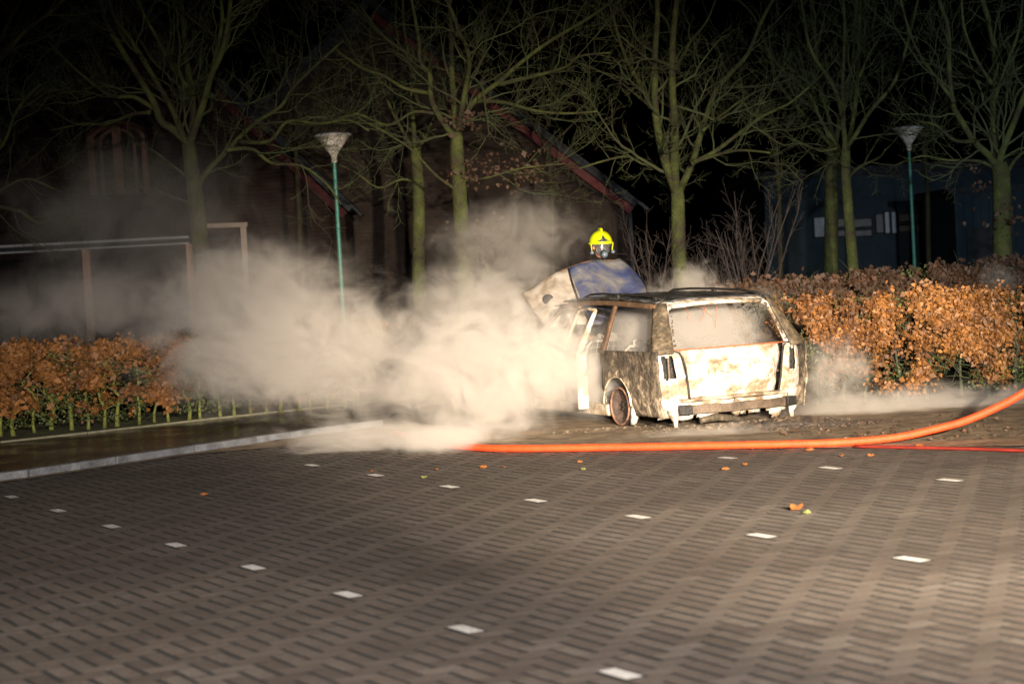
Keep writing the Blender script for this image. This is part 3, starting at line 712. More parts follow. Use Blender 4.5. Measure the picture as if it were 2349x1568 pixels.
# floor, load deck, firewall
q = MB(); q.grid(lambda a, t: ((a * 2 - 1) * .66, .2 + 3.5 * t, .26 + .02 * nz(a * 6, t * 16)), 12, 34); q.build('floor_pan', M_soot, car, thick=.02)
q = MB(); q.grid(lambda a, t: ((a * 2 - 1) * .60, .16 + 1.0 * t, .50 + .03 * nz(a * 9, t * 9)), 12, 12); q.build('load_deck', M_brown, car, thick=.02)
q = MB(); q.box((0, 2.98, .55), (1.34, .05, .56)); q.build('firewall', M_soot, car)
q = MB(); q.tube([(-.60, 2.46, 1.295), (-.3, 2.46, 1.325), (.3, 2.46, 1.325), (.60, 2.46, 1.295)], .03, 6); q.build('windscreen_header', M_soot, car)
q = MB(); q.tube([(-.68, 2.98, .84), (.68, 2.98, .84)], .05, 8); q.build('dashboard_bar', M_brown, car)
q = MB(); q.box((0, 3.45, .55), (.9, .55, .3)); q.box((-.25, 3.4, .74), (.2, .3, .1)); q.build('engine', M_soot, car, bevel=.03)
q = MB(); q.box((0, 3.92, .5), (1.30, .06, .34)); q.build('front_panel', M_tan, car, bevel=.02)
# seats: wire frames
def seat(x, y, wd, h):
    q = MB(); z0 = .42
    q.tube([(x - wd / 2, y, z0), (x - wd / 2 + .01, y - .08, z0 + h - .06), (x - wd / 2 + .06, y - .10, z0 + h), (x + wd / 2 - .06, y - .10, z0 + h), (x + wd / 2 - .01, y - .08, z0 + h - .06), (x + wd / 2, y, z0)], .017, 6)
    o = q.build('seat_frame', M_seat, car, smooth=True)
    w_ = MB()
    for k in range(1, 7): w_.tube([(x - wd / 2 + wd * k / 7 + .01 * math.sin(j * 2), y - .08 * j / 8, z0 + h * j / 8) for j in range(9)], .004, 4, False)
    for j in range(1, 6): w_.tube([(x - wd / 2, y - .08 * j / 6, z0 + h * j / 6), (x + wd / 2, y - .08 * j / 6, z0 + h * j / 6)], .004, 4, False)
    w_.build('spring_wire', M_seat, o)
    g_ = MB()
    for k in (-1, 1):
        g_.tube([(x + k * wd * .17 - .055, y - .10, z0 + h), (x + k * wd * .17 - .05, y - .10, z0 + h + .05), (x + k * wd * .17, y - .10, z0 + h + .075), (x + k * wd * .17 + .05, y - .10, z0 + h + .05), (x + k * wd * .17 + .055, y - .10, z0 + h)], .011, 6)
        for _ in range(5): g_.box((x + k * wd * .17 + rnd.uniform(-.04, .04), y - .1, z0 + h + rnd.uniform(.0, .05)), (.025, .03, .03), rz=rnd.random())
    g_.build('headrest_frame', M_seat, o)
seat(-.36, 1.30, .50, .40); seat(.28, 1.30, .58, .40); seat(-.36, 2.2, .46, .44); seat(.36, 2.2, .46, .44)
# cords hanging behind the rear window
for (x0, z0, x1, z1) in ((.02, 1.24, -.06, 1.06), (-.05, 1.22, .06, 1.10), (.14, 1.24, .10, .98), (-.22, 1.23, -.20, 1.08)):
    q = MB(); q.tube([(x0 + (x1 - x0) * k / 5 + .008 * math.sin(k * 2.1 + x0 * 20), .55, z0 + (z1 - z0) * k / 5) for k in range(6)], .003, 4); q.build('hanging_cord', M_rust, car)
# wheels
MX = Matrix(((0, 0, 1), (0, 1, 0), (1, 0, 0)))
for s in (-1, 1):
    for y in (.93, 3.28):
        c = (s * .76, y, .205); Ms = Matrix(((0, 0, s), (0, 1, 0), (-s, 0, 0)))
        q = MB(); q.lathe(c, [(.10, -.06), (.17, -.05), (.195, -.04), (.198, .0), (.20, .055), (.205, .06), (.205, .075), (.192, .074), (.19, .03), (.17, .0), (.09, -.005), (.06, .02), (.02, .022), (.0, .022)], 30, Ms)
        wo = q.build('wheel', M_disc, car, smooth=True)
        g_ = MB(); g_.tube([tuple(Vector(c) + Ms @ Vector((.196 * math.cos(2 * math.pi * k / 28), .196 * math.sin(2 * math.pi * k / 28), .072))) for k in range(29)], .012, 6, False); g_.build('rim', M_rim, wo, smooth=True)
        h_ = MB()
        for k in range(5):
            t = 2 * math.pi * k / 5; h_.box(tuple(Vector(c) + Ms @ Vector((.045 * math.cos(t), .045 * math.sin(t), .026))), (.018, .018, .018))
        h_.build('wheel_bolts', M_soot, wo)
        t_ = MB(); t_.lathe(c, [(.208, -.06), (.210, .0), (.209, .05), (.204, .07)], 30, Ms); t_.build('tyre_wire', M_soot, wo)
        a_ = MB(); a_.tube([(c[0] + s * .03, y - .22 - .06 * k / 6 + .03 * (k - 3) ** 2 / 9, .02 + .06 * k) for k in range(7)], [.035, .04, .045, .04, .03, .02, .01], 7)
        if y < 1: a_.build('burnt_rubber', M_ash, wo, smooth=True)
q = MB(); q.tube([(-.7, .93, .22), (.7, .93, .22)], .035, 8); q.build('rear_axle', M_soot, car)
# doors: right pair and front left closed, rear left swung open
def door(nm_, s, y0, y1, mat, root, yo=0, xo=0):
    """y0 rear edge, y1 hinge edge"""
    m = MB()
    m.grid(lambda a, t: (s * (hw(y0 + (y1 - y0) * a, .22 + .58 * t) + .012 * nz(a * 4, t * 4, s)) - xo, y0 + (y1 - y0) * a - yo, .22 + .58 * t), 16, 10)
    o = m.build(nm_, mat, root, smooth=True, thick=.05)
    return o
def door_frame(o, s, y0, y1, ytop0, ytop1, yo=0, xo=0, mat=M_brown, mat2=None):
    m = MB(); pt = lambda y, z: (s * (hw(y, z)) - xo, y - yo, z)
    m.tube([pt(y1 - .02, .80), pt((y1 + ytop1) / 2, 1.03), pt(ytop1, 1.225), pt((ytop0 + ytop1) / 2, 1.245), pt(ytop0, 1.235)], .017, 6)
    m.build('window_frame', mat, o, smooth=True)
    m = MB(); m.tube([pt(ytop0, 1.235), pt(ytop0 * .6 + y0 * .4, 1.14), pt(ytop0 * .25 + y0 * .75, .98), pt(y0 + .01, .79)], [.02, .026, .034, .045], 6)
    m.build('window_frame', mat2 or mat, o, smooth=True)
d1 = door('door', 1, 1.24, 2.12, M_tan, car); door_frame(d1, 1, 1.24, 2.12, 1.26, 2.06)
d2 = door('door', 1, 2.18, 3.0, M_tan, car); door_frame(d2, 1, 2.18, 3.0, 2.14, 2.5)
d3 = door('door', -1, 2.18, 3.0, M_side, car); door_frame(d3, -1, 2.18, 3.0, 2.14, 2.5)
hx, hy = -.86, 2.12
d4 = door('door', -1, 1.24, 2.12, M_ash, car, hy, hx); door_frame(d4, -1, 1.24, 2.12, 1.20, 2.04, hy, hx, M_tan, M_ash)
d4.location = (hx, hy, 0); d4.rotation_euler = (0, 0, -R(15)); d4['label'] = 'pale burnt rear door standing open'
m = MB(); m.bar((.01, -.885, .18), (.01, -.885, .795), .11, .03); e_ = m.build('door_edge', M_ash, d4, bevel=.01)
m = MB(); m.grid(lambda a, t: (.05 + .01 * nz(a * 8, t * 8), -.85 + .8 * a, .22 + .5 * t), 8, 8); m.build('inner_skin', M_tan, d4, smooth=True, thick=.01)
# raised hood
hd = empty('hood', (.05, 3.04, 1.02)); hd.parent = car; hd['label'] = 'raised hood, blue paint left in the middle, bleached white at one side'
def hood_pt(x, t):
    """x -1..1 left to right, t 0 hinge .. 1 front edge"""
    L = .86 * t; ang = R(64) - R(20) * t; 
    yy = L * math.cos(R(56)) ; zz = L * math.sin(R(60))
    w_ = .69 + (.07 * math.sin(t * 2.2) if x > 0 else -.03 * t)
    drop = max(0, (.25 - x)) ** 1.6 * .24 * t + max(0, x - .70) ** 1.5 * 1.1 * t * t
    bulge = .05 * (1 - x * x)
    return (x * w_ - .05 * t * (x < 0) * x * x, yy - bulge + .10 * drop + .03 * nz(x * 4 + 5, t * 4) + .012 * nz(x * 10, t * 10), zz - drop + .022 * nz(x * 3, t * 3) + .010 * nz(x * 8, t * 6))
m = MB(); m.grid(lambda a, t: hood_pt(-.22 + 1.22 * a, t), 28, 16); m.build('hood_skin', M_blue, hd, smooth=True, thick=.018)
m = MB(); m.grid(lambda a, t: hood_pt(-1 + .78 * a, t), 20, 16); m.build('hood_skin', M_pale, hd, smooth=True, thick=.02)['label'] = 'bleached white side of the hood with a dark burnt-through hole'
m = MB(); m.tube([tuple(Vector(hood_pt(-.22 - .05 * math.sin(t * 3), t)) + Vector((0, -.012, 0))) for t in [k / 10 for k in range(11)]], .014, 6); m.build('crease', M_soot, hd, smooth=True)
m = MB(); c_ = Vector(hood_pt(-.72, .60)); m.lathe(tuple(c_ + Vector((0, -.028, 0))), [(.0, .0), (.05, .004), (.068, .0), (.072, -.01)], 18, Matrix.Rotation(R(75), 3, 'X')); m.build('burn_hole', M_soot, hd)
m = MB(); m.tube([tuple(Vector(hood_pt(-1, t)) + Vector((0, -.01, 0))) for t in (0, .3, .6, .85, 1)] + [tuple(Vector(hood_pt(-1 + 2 * k / 10, 1))) for k in range(1, 11)], .010, 6); m.build('hood_edge', M_brown, hd, smooth=True)
m = MB(); m.tube([(.55, .05, -.05), (.50, .42, .45)], .008, 6); m.build('hood_prop', M_soot, hd)

# debris under and round the car
def clump_patch(name, label, cx, cy_, rx, ry, n, smin, smax, mat, seed, cat='debris'):
    rn = random.Random(seed); m = MB()
    for _ in range(n):
        a = rn.uniform(0, 6.28); r_ = math.sqrt(rn.random()); x, y = cx + rx * r_ * math.cos(a), cy_ + ry * r_ * math.sin(a); s = rn.uniform(smin, smax) * (1.2 - r_ * .7)
        n0 = len(m.v); k = 7
        for j in range(k):
            t = 6.28 * j / k; q = s * rn.uniform(.6, 1.2); m.v.append((x + q * math.cos(t), y + q * math.sin(t), .004))
        for j in range(k):
            t = 6.28 * j / k + .3; q = s * rn.uniform(.35, .75); m.v.append((x + q * math.cos(t), y + q * math.sin(t), s * rn.uniform(.25, .6)))
        m.v.append((x, y, s * rn.uniform(.5, .8)))
        for j in range(k):
            m.f.append((n0 + j, n0 + (j + 1) % k, n0 + k + (j + 1) % k, n0 + k + j)); m.f.append((n0 + k + j, n0 + k + (j + 1) % k, n0 + 2 * k)); m.a += [rn.random()] * 2
    o = m.build(name, mat, attr=True); tag(o, label, cat, kind='stuff'); return o
M_char = mat_noise('char_debris', [(0, (.010, .008, .007)), (.5, (.04, .028, .02)), (.8, (.10, .065, .04)), (1, (.2, .15, .1))], 12, .85, src='face', bump=.5, bscale=60)
M_ashy = mat_noise('ash_debris', [(0, (.03, .022, .016)), (.5, (.12, .09, .06)), (1, (.30, .24, .18))], 12, .85, src='face', bump=.5, bscale=60)
cc = ground(1900, 985)
clump_patch('debris', 'dark charred debris heaped on the lane right of the car', cc.x, cc.y + .4, .75, .35, 260, .015, .075, M_char, 1)
cc = ground(1790, 985); clump_patch('debris', 'black charred heap against the rear right corner of the car', cc.x + .15, cc.y + .2, .5, .3, 240, .04, .16, M_char, 2)
clump_patch('debris', 'pale ash and scraps spread under the rear of the car', car_o.x - .0, car_o.y - .15, 1.1, .5, 420, .012, .05, M_ashy, 3)
cc = ground(2150, 1010); clump_patch('debris', 'thin line of charred bits along the far side of the hose', cc.x, cc.y + .1, 1.9, .22, 200, .008, .03, M_char, 4)
clump_patch('debris', 'ash crumbs on the lane left of the rear wheel', car_o.x - 1.4, car_o.y + .2, .7, .3, 120, .01, .04, M_ashy, 5)

# ================================================================= HOSE
M_hose = mat_noise('hose_orange', [(.3, (.80, .045, .008)), (.7, (.92, .070, .010))], 14, .62, bump=.4, bscale=90, spec=.5)
hp = [ground(x, y, .04) for x, y in ((900, 992), (960, 1008), (1020, 1019), (1085, 1025), (1160, 1028), (1300, 1027), (1600, 1022), (1850, 1017), (1960, 1012))]
Zh = hp[-1].y
hp += [at(2060, 1002, Zh - .02), at(2140, 985, Zh - .05), at(2210, 966, Zh - .1), at(2280, 937, Zh - .15), at(2349, 900, Zh - .2)]
e_ = hp[-1]; hp += [e_ + Vector((.45, -.1, .30)), e_ + Vector((1.0, -.2, .46)), e_ + Vector((1.6, -.3, .2)), e_ + Vector((2.0, -.35, -.35)), Vector((e_.x + 2.5, e_.y - .4, .045)), Vector((e_.x + 3.6, e_.y - .5, .045))]
m = MB(); m.tube(smooth_line(hp, 6), .032, 14)
tag(m.build('fire_hose', M_hose, smooth=True), 'bright orange fire hose lying in front of the car, lifting off the ground at right', 'hose')
h2 = [ground(1960, 1028), ground(2100, 1031), ground(2230, 1034), ground(2349, 1038), ground(2480, 1040), ground(2640, 1030)]
m = MB(); m.tube(smooth_line([Vector((p.x, p.y, .018)) for p in h2], 5), .014, 8)  # reflection of the lifted hose, drawn as a thin red tube
tag(m.build('hose_reflection', mat_noise('hose_reflection_red', [(.3, (.12, .012, .008)), (.7, (.2, .02, .012))], 6, .5), smooth=True), 'dark red reflection of the lifted orange hose, modelled as a thin tube on the ground', 'hose')

# ================================================================= STREET LAMPS
M_teal = mat_noise('teal_paint', [(.3, (.02, .12, .10)), (.7, (.05, .22, .17))], 12, .45, bump=.2, bscale=80)
M_shade = mat_noise('lamp_shade_white', [(.3, (.50, .46, .40)), (.7, (.68, .64, .57))], 5, .4)
M_cap = mat_noise('lamp_cap_grey', [(.3, (.35, .35, .35)), (.7, (.6, .6, .6))], 5, .45)
def lamp(label, px, py, D, toprow, first=None):
    Z = F * .56 / D; c = at(px, toprow, Z); base = Vector((c.x, c.y, 0))
    if first is not None:
        r_ = first.copy(); col.objects.link(r_); r_.location = base; r_['label'] = label
        for ch in first.children: o = ch.copy(); col.objects.link(o); o.parent = r_
        return r_
    H = c.z; root = empty('street_lamp', base); tag(root, label, 'street lamp', 'cone-topped street lamps')
    m = MB(); m.lathe((0, 0, 0), [(.055, 0), (.055, .9), (.034, .98), (.030, H - .52), (.030, H - .44)], 16); m.build('pole', M_teal, root, smooth=True)
    m = MB(); m.lathe((0, 0, 0), [(.038, H - .45), (.046, H - .42), (.046, H - .35), (.06, H - .33)], 20); m.build('collar', M_shade, root, smooth=True)
    m = MB(); m.lathe((0, 0, 0), [(.055, H - .335), (.075, H - .30), (.245, H - .07), (.265, H - .045)], 32); m.build('shade', M_shade, root, smooth=True)
    m = MB(); m.lathe((0, 0, 0), [(.262, H - .052), (.285, H - .045), (.285, H - .025), (.27, H - .012), (.12, H + .015), (0, H + .022)], 32); m.build('cap', M_cap, root, smooth=True)
    return root
lp = lamp('teal street lamp with white cone head, the nearer one behind the smoke', 763, 0, 83, 306)
lamp('teal street lamp with white cone head, the further one beyond the brown hedge', 2083, 0, 68, 294, lp)

# ================================================================= FIREFIGHTER
M_hiv = mat_noise('helmet_yellow', [(.3, (.36, .40, .006)), (.45, (.48, .54, .006)), (.7, (.55, .62, .008))], 9, .32, spec=.5)
M_blk = mat_noise('black_rubber', [(.3, (.01, .012, .014)), (.7, (.03, .034, .038))], 8, .35)
M_jkt = mat_noise('turnout_cloth', [(.3, (.008, .008, .009)), (.7, (.02, .018, .017))], 12, .9, bump=.5, bscale=30)
M_skin = mat_noise('skin', [(.3, (.42, .19, .13)), (.7, (.55, .28, .20))], 20, .5)
M_refl = mat_noise('reflective_band', [(.3, (.5, .5, .45)), (.7, (.7, .7, .62))], 20, .4)
M_steel = mat_noise('grey_blue_fitting', [(.3, (.07, .10, .13)), (.7, (.14, .18, .22))], 20, .3)
M_visor = mat_noise('visor_glass', [(.3, (.25, .26, .27)), (.7, (.32, .33, .34))], 5, .1); M_visor.node_tree.nodes['Principled BSDF'].inputs['Transmission Weight'].default_value = .8
hc = at(1378, 560, 23.0)                                  # centre of the helmet
per = empty('person', (hc.x, hc.y, 0), R(10)); tag(per, 'firefighter in a yellow helmet and breathing mask standing behind the raised hood', 'person')
HH = hc.z - .03                                           # height of the head centre
def skinned(name, V_, E_, mat, parent, sub=2):
    me = bpy.data.meshes.new(name); me.from_pydata([v[:3] for v in V_], E_, []); o = bpy.data.objects.new(name, me); col.objects.link(o)
    o.modifiers.new('skin', 'SKIN'); sv = me.skin_vertices[0] if me.skin_vertices else None
    if sv is None:
        bpy.context.view_layer.update()
        me.attributes.new  # noqa
    if me.skin_vertices:
        for i, v in enumerate(V_):
            me.skin_vertices[0].data[i].radius = (v[3], v[4] if len(v) > 4 else v[3]); me.skin_vertices[0].data[i].use_root = (i == 0)
    s_ = o.modifiers.new('sub', 'SUBSURF'); s_.levels = s_.render_levels = sub
    me.materials.append(mat); me.polygons.foreach_set('use_smooth', [True] * len(me.polygons)); o.parent = parent
    for md in o.modifiers:
        if md.type == 'SKIN': md.use_smooth_shade = True
    return o
k = HH / 1.76
BV = [(0, 0, .98 * k, .16, .12), (0, 0, 1.15 * k, .155, .115), (0, 0, 1.35 * k, .18, .13), (0, 0, 1.47 * k, .17, .12), (0, .0, 1.56 * k, .065), (0, -.01, 1.64 * k, .065),
      (-.20, 0, 1.45 * k, .075), (-.27, .0, 1.17 * k, .058), (-.26, -.12, .95 * k, .045), (.20, 0, 1.45 * k, .075), (.27, .0, 1.17 * k, .058), (.26, -.12, .95 * k, .045),
      (-.10, 0, .88 * k, .11), (-.12, -.02, .50 * k, .078), (-.13, .02, .10, .055), (-.14, -.12, .05, .045), (.10, 0, .88 * k, .11), (.12, -.02, .50 * k, .078), (.13, .02, .10, .055), (.14, -.12, .05, .045)]
BE = [(0, 1), (1, 2), (2, 3), (3, 4), (4, 5), (3, 6), (6, 7), (7, 8), (3, 9), (9, 10), (10, 11), (0, 12), (12, 13), (13, 14), (14, 15), (0, 16), (16, 17), (17, 18), (18, 19)]
for s, wr in ((-1, 8), (1, 11)):                          # five gloved fingers each
    wx, wy, wz = BV[wr][:3]; i0 = len(BV); BV.append((wx + s * .0, wy - .06, wz - .06, .035, .02)); BE.append((wr, i0))
    for j in range(4):
        i1 = len(BV); ox = (j - 1.5) * .022; L = (.07, .085, .08, .06)[j]
        BV += [(wx + ox, wy - .09, wz - .10, .010), (wx + ox, wy - .10, wz - .10 - L * .6, .009), (wx + ox, wy - .085, wz - .10 - L, .008)]; BE += [(i0, i1), (i1, i1 + 1), (i1 + 1, i1 + 2)]
    i1 = len(BV); BV += [(wx - s * .045, wy - .08, wz - .07, .011), (wx - s * .05, wy - .10, wz - .12, .010)]; BE += [(i0, i1), (i1, i1 + 1)]
skinned('body', BV, BE, M_jkt, per)
m = MB(); Hc_ = Vector((0, 0, HH))
m.lathe(tuple(Hc_), [(.0, -.13), (.045, -.125), (.07, -.09), (.085, -.04), (.09, .02), (.088, .07), (.06, .11), (0, .125)], 24, Matrix.Diagonal((.95, 1.12, 1)))
hd_ = m.build('head', M_skin, per, smooth=True)
m = MB()
for s in (-1, 1):
    m.lathe((s * .032, -.088, HH + .012), [(0, -.012), (.010, -.008), (.013, 0), (.010, .008), (0, .012)], 10)
m.build('eye', M_shade, hd_, smooth=True)
m = MB(); m.tube([(0, -.098, HH + .02), (0, -.118, HH - .02), (0, -.108, HH - .035)], [.010, .016, .008], 8)
m.build('nose', M_skin, hd_, smooth=True)
m = MB()
for s in (-1, 1): m.lathe((s * .088, .0, HH), [(0, -.03), (.012, -.02), (.016, 0), (.012, .02), (0, .03)], 10)
m.build('ear', M_skin, hd_, smooth=True)
# breathing mask over the face: frame, visor glass, snout
m = MB()
m.tube([(.078 * math.cos(t), -.095 - .03 * (1 - abs(math.cos(t))), HH - .022 + .085 * math.sin(t)) for t in [2 * math.pi * j / 24 for j in range(25)]], .009, 6)
mk = m.build('face_mask', M_blk, per, smooth=True)
m = MB(); m.grid(lambda a, t: ((a * 2 - 1) * .076 * math.sqrt(max(0, 1 - (t * 2 - 1) ** 2 * .7)), -.13 + .03 * (a * 2 - 1) ** 2, HH - .095 + .15 * t), 12, 10); m.build('mask_glass', M_visor, mk, smooth=True)
m = MB(); m.lathe((0, -.13, HH - .075), [(0, .05), (.02, .05), (.032, .04), (.036, .0), (.045, -.03)], 16, Matrix.Rotation(R(90), 3, 'X')); m.build('snout', M_blk, mk, smooth=True)
m = MB(); m.lathe((0, -.15, HH - .10), [(0, .06), (.03, .058), (.036, .04), (.036, -.01)], 18, Matrix.Rotation(R(75), 3, 'X')); m.build('filter_cap', M_steel, mk, smooth=True)
m = MB(); m.tube([(0, -.15, HH - .13), (.03, -.14, HH - .25), (.10, -.15, HH - .42), (.16, -.05, HH - .6)], .018, 8); m.build('air_hose', M_blk, mk, smooth=True)
for s in (-1, 1):
    m = MB(); m.tube([(s * .012, -.145, HH - .01), (s * .016, -.152, HH - .06)], .004, 6); m.build('mask_rib', M_steel, mk)
# helmet: two-lobed shell with crest, brow band, dark front plate, cheek pieces, fittings
def shell(a, t):
    th = math.pi * 2 * a; ph = math.pi * .5 * t; r_ = .135 * math.cos(ph * .98)
    x, y = r_ * math.cos(th), r_ * math.sin(th) * 1.16
    z = .155 * math.sin(ph)
    z += -.055 * max(0, math.sin(th)) * (1 - t)            # lower at the neck
    z += .010 * math.exp(-(x / .018) ** 2) * (t > .12)
    x *= 1 + .03 * math.sin(3.14 * t)
    return (x, y, HH + .035 + z)
m = MB(); m.grid(shell, 40, 16); hl = m.build('helmet', M_hiv, per, smooth=True)
m = MB(); m.tube([(0, .15 * math.cos(t) * 1.02, HH + .035 + .158 * math.sin(t) + .012) for t in [math.pi * (.10 + .72 * j / 14) for j in range(15)]], [.008 + .012 * math.sin(math.pi * j / 14) for j in range(15)], 8); m.build('crest', M_hiv, hl, smooth=True)
m = MB(); m.tube([(0, -.085, HH + .185), (0, -.075, HH + .205), (0, -.05, HH + .185)], [.012, .016, .014], 8); m.build('crest_tip', M_hiv, hl, smooth=True)
m = MB(); m.tube([(.139 * math.sin(t), -.157 * math.cos(t), HH + .045 - .006 * math.cos(t)) for t in [R(-92 + 184 * j / 20) for j in range(21)]], .013, 8); m.build('brow_band', M_hiv, hl, smooth=True)
m = MB()
pl = [(-.088, .066), (-.045, .076), (-.018, .098), (.0, .142), (.018, .098), (.045, .076), (.088, .066), (.0, .056)]
def shy(x, z): return -math.sqrt(max(.0001, 1 - (x / .139) ** 2 - ((z - .035) / .165) ** 2)) * .157 - .012
m.face([(x, shy(x, z), HH + z) for x, z in pl]); m.build('front_plate', M_blk, hl, thick=.006)
for s in (-1, 1):
    m = MB(); m.grid(lambda a, t: (s * (.132 - .012 * t), -.075 + .07 * a + .02 * t * (1 - 2 * a), HH + .04 - (.10 - .03 * a) * t), 4, 6); m.build('cheek_guard', M_hiv, hl, smooth=True, thick=.008)
    m = MB(); m.lathe((s * .125, -.075, HH - .065), [(0, -.022), (.018, -.018), (.026, 0), (.018, .018), (0, .022)], 12); m.build('side_fitting', M_steel, hl, smooth=True)
m = MB(); m.grid(lambda a, t: (.142 * math.sin(R(-70 + 140 * a)), -.160 * math.cos(R(-70 + 140 * a)), HH + .035 - .03 * t), 16, 2); m.build('visor', M_visor, hl, smooth=True)
# air bottle and shoulder straps
m = MB(); m.lathe((0, .20, HH - .62), [(0, -.22), (.06, -.20), (.075, -.15), (.075, .15), (.05, .2), (0, .22)], 20); m.build('air_bottle', M_hiv, per, smooth=True)
for s in (-1, 1):
    m = MB(); m.tube([(s * .12, .12, HH - .28), (s * .13, .02, HH - .22), (s * .12, -.12, HH - .32), (s * .11, -.14, HH - .6)], .022, 6); m.build('strap', M_blk, per, smooth=True)

# ================================================================= BUILDINGS
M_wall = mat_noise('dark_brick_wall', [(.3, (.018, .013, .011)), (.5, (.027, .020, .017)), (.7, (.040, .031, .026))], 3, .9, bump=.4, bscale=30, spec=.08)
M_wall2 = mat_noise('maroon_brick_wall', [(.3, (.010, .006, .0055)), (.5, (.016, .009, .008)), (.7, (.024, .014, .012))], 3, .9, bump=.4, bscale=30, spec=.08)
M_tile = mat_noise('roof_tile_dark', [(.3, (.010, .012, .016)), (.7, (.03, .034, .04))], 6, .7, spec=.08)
M_red = mat_noise('red_bargeboard', [(.3, (.045, .004, .006)), (.7, (.07, .006, .009))], 8, .5, spec=.08)
M_red2 = mat_noise('dull_red_bargeboard', [(.3, (.025, .006, .007)), (.7, (.04, .008, .009))], 8, .6, spec=.08)
M_terra = mat_noise('terracotta_frame', [(.3, (.08, .036, .024)), (.7, (.13, .06, .04))], 8, .7)
M_post = mat_noise('brown_post', [(.3, (.26, .15, .10)), (.7, (.38, .23, .16))], 8, .8)
M_glass = mat_noise('dark_glass', [(.3, (.008, .009, .011)), (.7, (.015, .017, .02))], 2, .08)
M_blind = mat_noise('pale_blind', [(.3, (.16, .20, .25)), (.7, (.32, .36, .42))], 6, .7)
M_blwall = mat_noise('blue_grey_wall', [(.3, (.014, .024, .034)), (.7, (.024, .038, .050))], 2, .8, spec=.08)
M_wood = mat_noise('pale_wood', [(.3, (.14, .11, .09)), (.7, (.24, .19, .16))], 8, .8)
M_fascia = mat_noise('grey_fascia', [(.3, (.25, .26, .28)), (.7, (.38, .39, .41))], 8, .6)
def gable_house(name, label, Z, xc, peak, eave, depth, mwall, board):
    """gable wall facing the camera; peak / eave = picture points"""
    pk = at(*peak, Z); ev = at(*eave, Z); half = abs(ev.x - pk.x); root = empty('brick_house', (pk.x, Z, 0)); tag(root, label, 'house')
    # wall in courses: real bed joints
    ch = .075; nrow = int(pk.z / ch) + 1; m = MB(); rn = random.Random(int(xc))
    bk = MB(); bk.face([(-half + .05, .03, 0), (half - .05, .03, 0), (half - .05, .03, ev.z - .02), (0, .03, pk.z - .08), (-half + .05, .03, ev.z - .02)]); bk.build('mortar', M_joint, root)
    for r_ in range(nrow):
        z0 = r_ * ch; z1 = z0 + ch - .012
        hwid = half - .05 if z1 < ev.z else (half - .05) * (pk.z - z1) / (pk.z - ev.z)
        if hwid < .05: continue
        x = -hwid
        while x < hwid:
            L = min(1.05 if False else .42, hwid - x)
            m.box((x + L / 2, .0, (z0 + z1) / 2), (max(.02, L - .012), .05 + rn.uniform(0, .006), z1 - z0), a=rn.random()); x += .42
    o = m.build('brickwork', mwall, root); tag(o, kind='stuff')
    sv = MB()
    for s in (-1, 1): sv.box((s * (half - .08), depth / 2, ev.z / 2), (.16, depth, ev.z))
    sv.box((0, depth, ev.z / 2), (half * 2 - .1, .16, ev.z)); sv.build('wall', mwall, root)
    for s in (-1, 1):
        d_ = Vector((s * half, 0, ev.z - pk.z)); n_ = Vector((-d_.z * s, 0, d_.x * s)).normalized() * (1 if True else 1)
        if n_.z < 0: n_ = -n_
        e2 = Vector((0, 0, pk.z)) + d_ * 1.02
        m = MB(); th = .11
        p0 = Vector((0, -.28, pk.z)); 
        m.v = []; 
        for y in (-.28, depth + .2):
            for q in ((Vector((0, 0, pk.z)) + n_ * .02), e2 + n_ * .02, e2 + n_ * th, (Vector((0, 0, pk.z)) + n_ * th)): m.v.append((q.x, y, q.z))
        m.f = [(0, 1, 2, 3), (7, 6, 5, 4), (0, 4, 5, 1), (1, 5, 6, 2), (2, 6, 7, 3), (3, 7, 4, 0)]; m.a = [.5] * 6
        ro = m.build('roof', M_tile, root)
        m = MB(); a_ = Vector((0, -.31, pk.z)) - n_ * .08; b_ = Vector((e2.x, -.31, e2.z)) - n_ * .08
        m.bar(a_, b_, .05, .15); m.build('bargeboard', board if s > 0 else M_tile, root)  # left boards take the dark tile colour to stand for night darkness
        # rows of tiles on the verge
        m = MB(); nt_ = int(d_.length * 1.06 / .3)
        for i in range(nt_):
            q = Vector((0, 0, pk.z)) + d_ * 1.06 * ((i + .5) / nt_) + n_ * (th + .03)
            m.box((q.x, -.12, q.z), (.30, .36, .05), m=d_.to_track_quat('X' if s > 0 else '-X', 'Z').to_matrix())
        m.build('verge_tiles', M_tile, ro)
    m = MB(); m.box((0, depth / 2, pk.z + .14), (.3, depth + .4, .12)); m.build('ridge', M_tile, root)
    return root, pk, ev
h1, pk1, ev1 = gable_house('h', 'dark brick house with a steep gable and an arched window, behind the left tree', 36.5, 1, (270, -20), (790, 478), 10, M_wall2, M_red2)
wx0 = at(215, 405, 36.5) - Vector((pk1.x, 36.5, 0)); wx1 = at(337, 405, 36.5) - Vector((pk1.x, 36.5, 0)); wt = at(275, 285, 36.5).z; ws = at(215, 320, 36.5).z
wb = wx0.z - .35; mx_ = (wx0.x + wx1.x) / 2; hwn = (wx1.x - wx0.x) / 2
wn = empty('window', (0, 0, 0)); wn.parent = h1
def arcp(t): return (mx_ - hwn * math.cos(t), -.09, ws + (wt - ws) * math.sin(t))
m = MB(); pts = [(mx_ - hwn, -.09, wb)] + [arcp(math.pi * j / 12) for j in range(13)] + [(mx_ + hwn, -.09, wb)]
m.tube(pts, .07, 6); m.build('frame', M_terra, wn)
m = MB(); m.bar((mx_, -.09, wb), (mx_, -.09, wt), .16, .10); m.build('mullion', M_terra, wn)
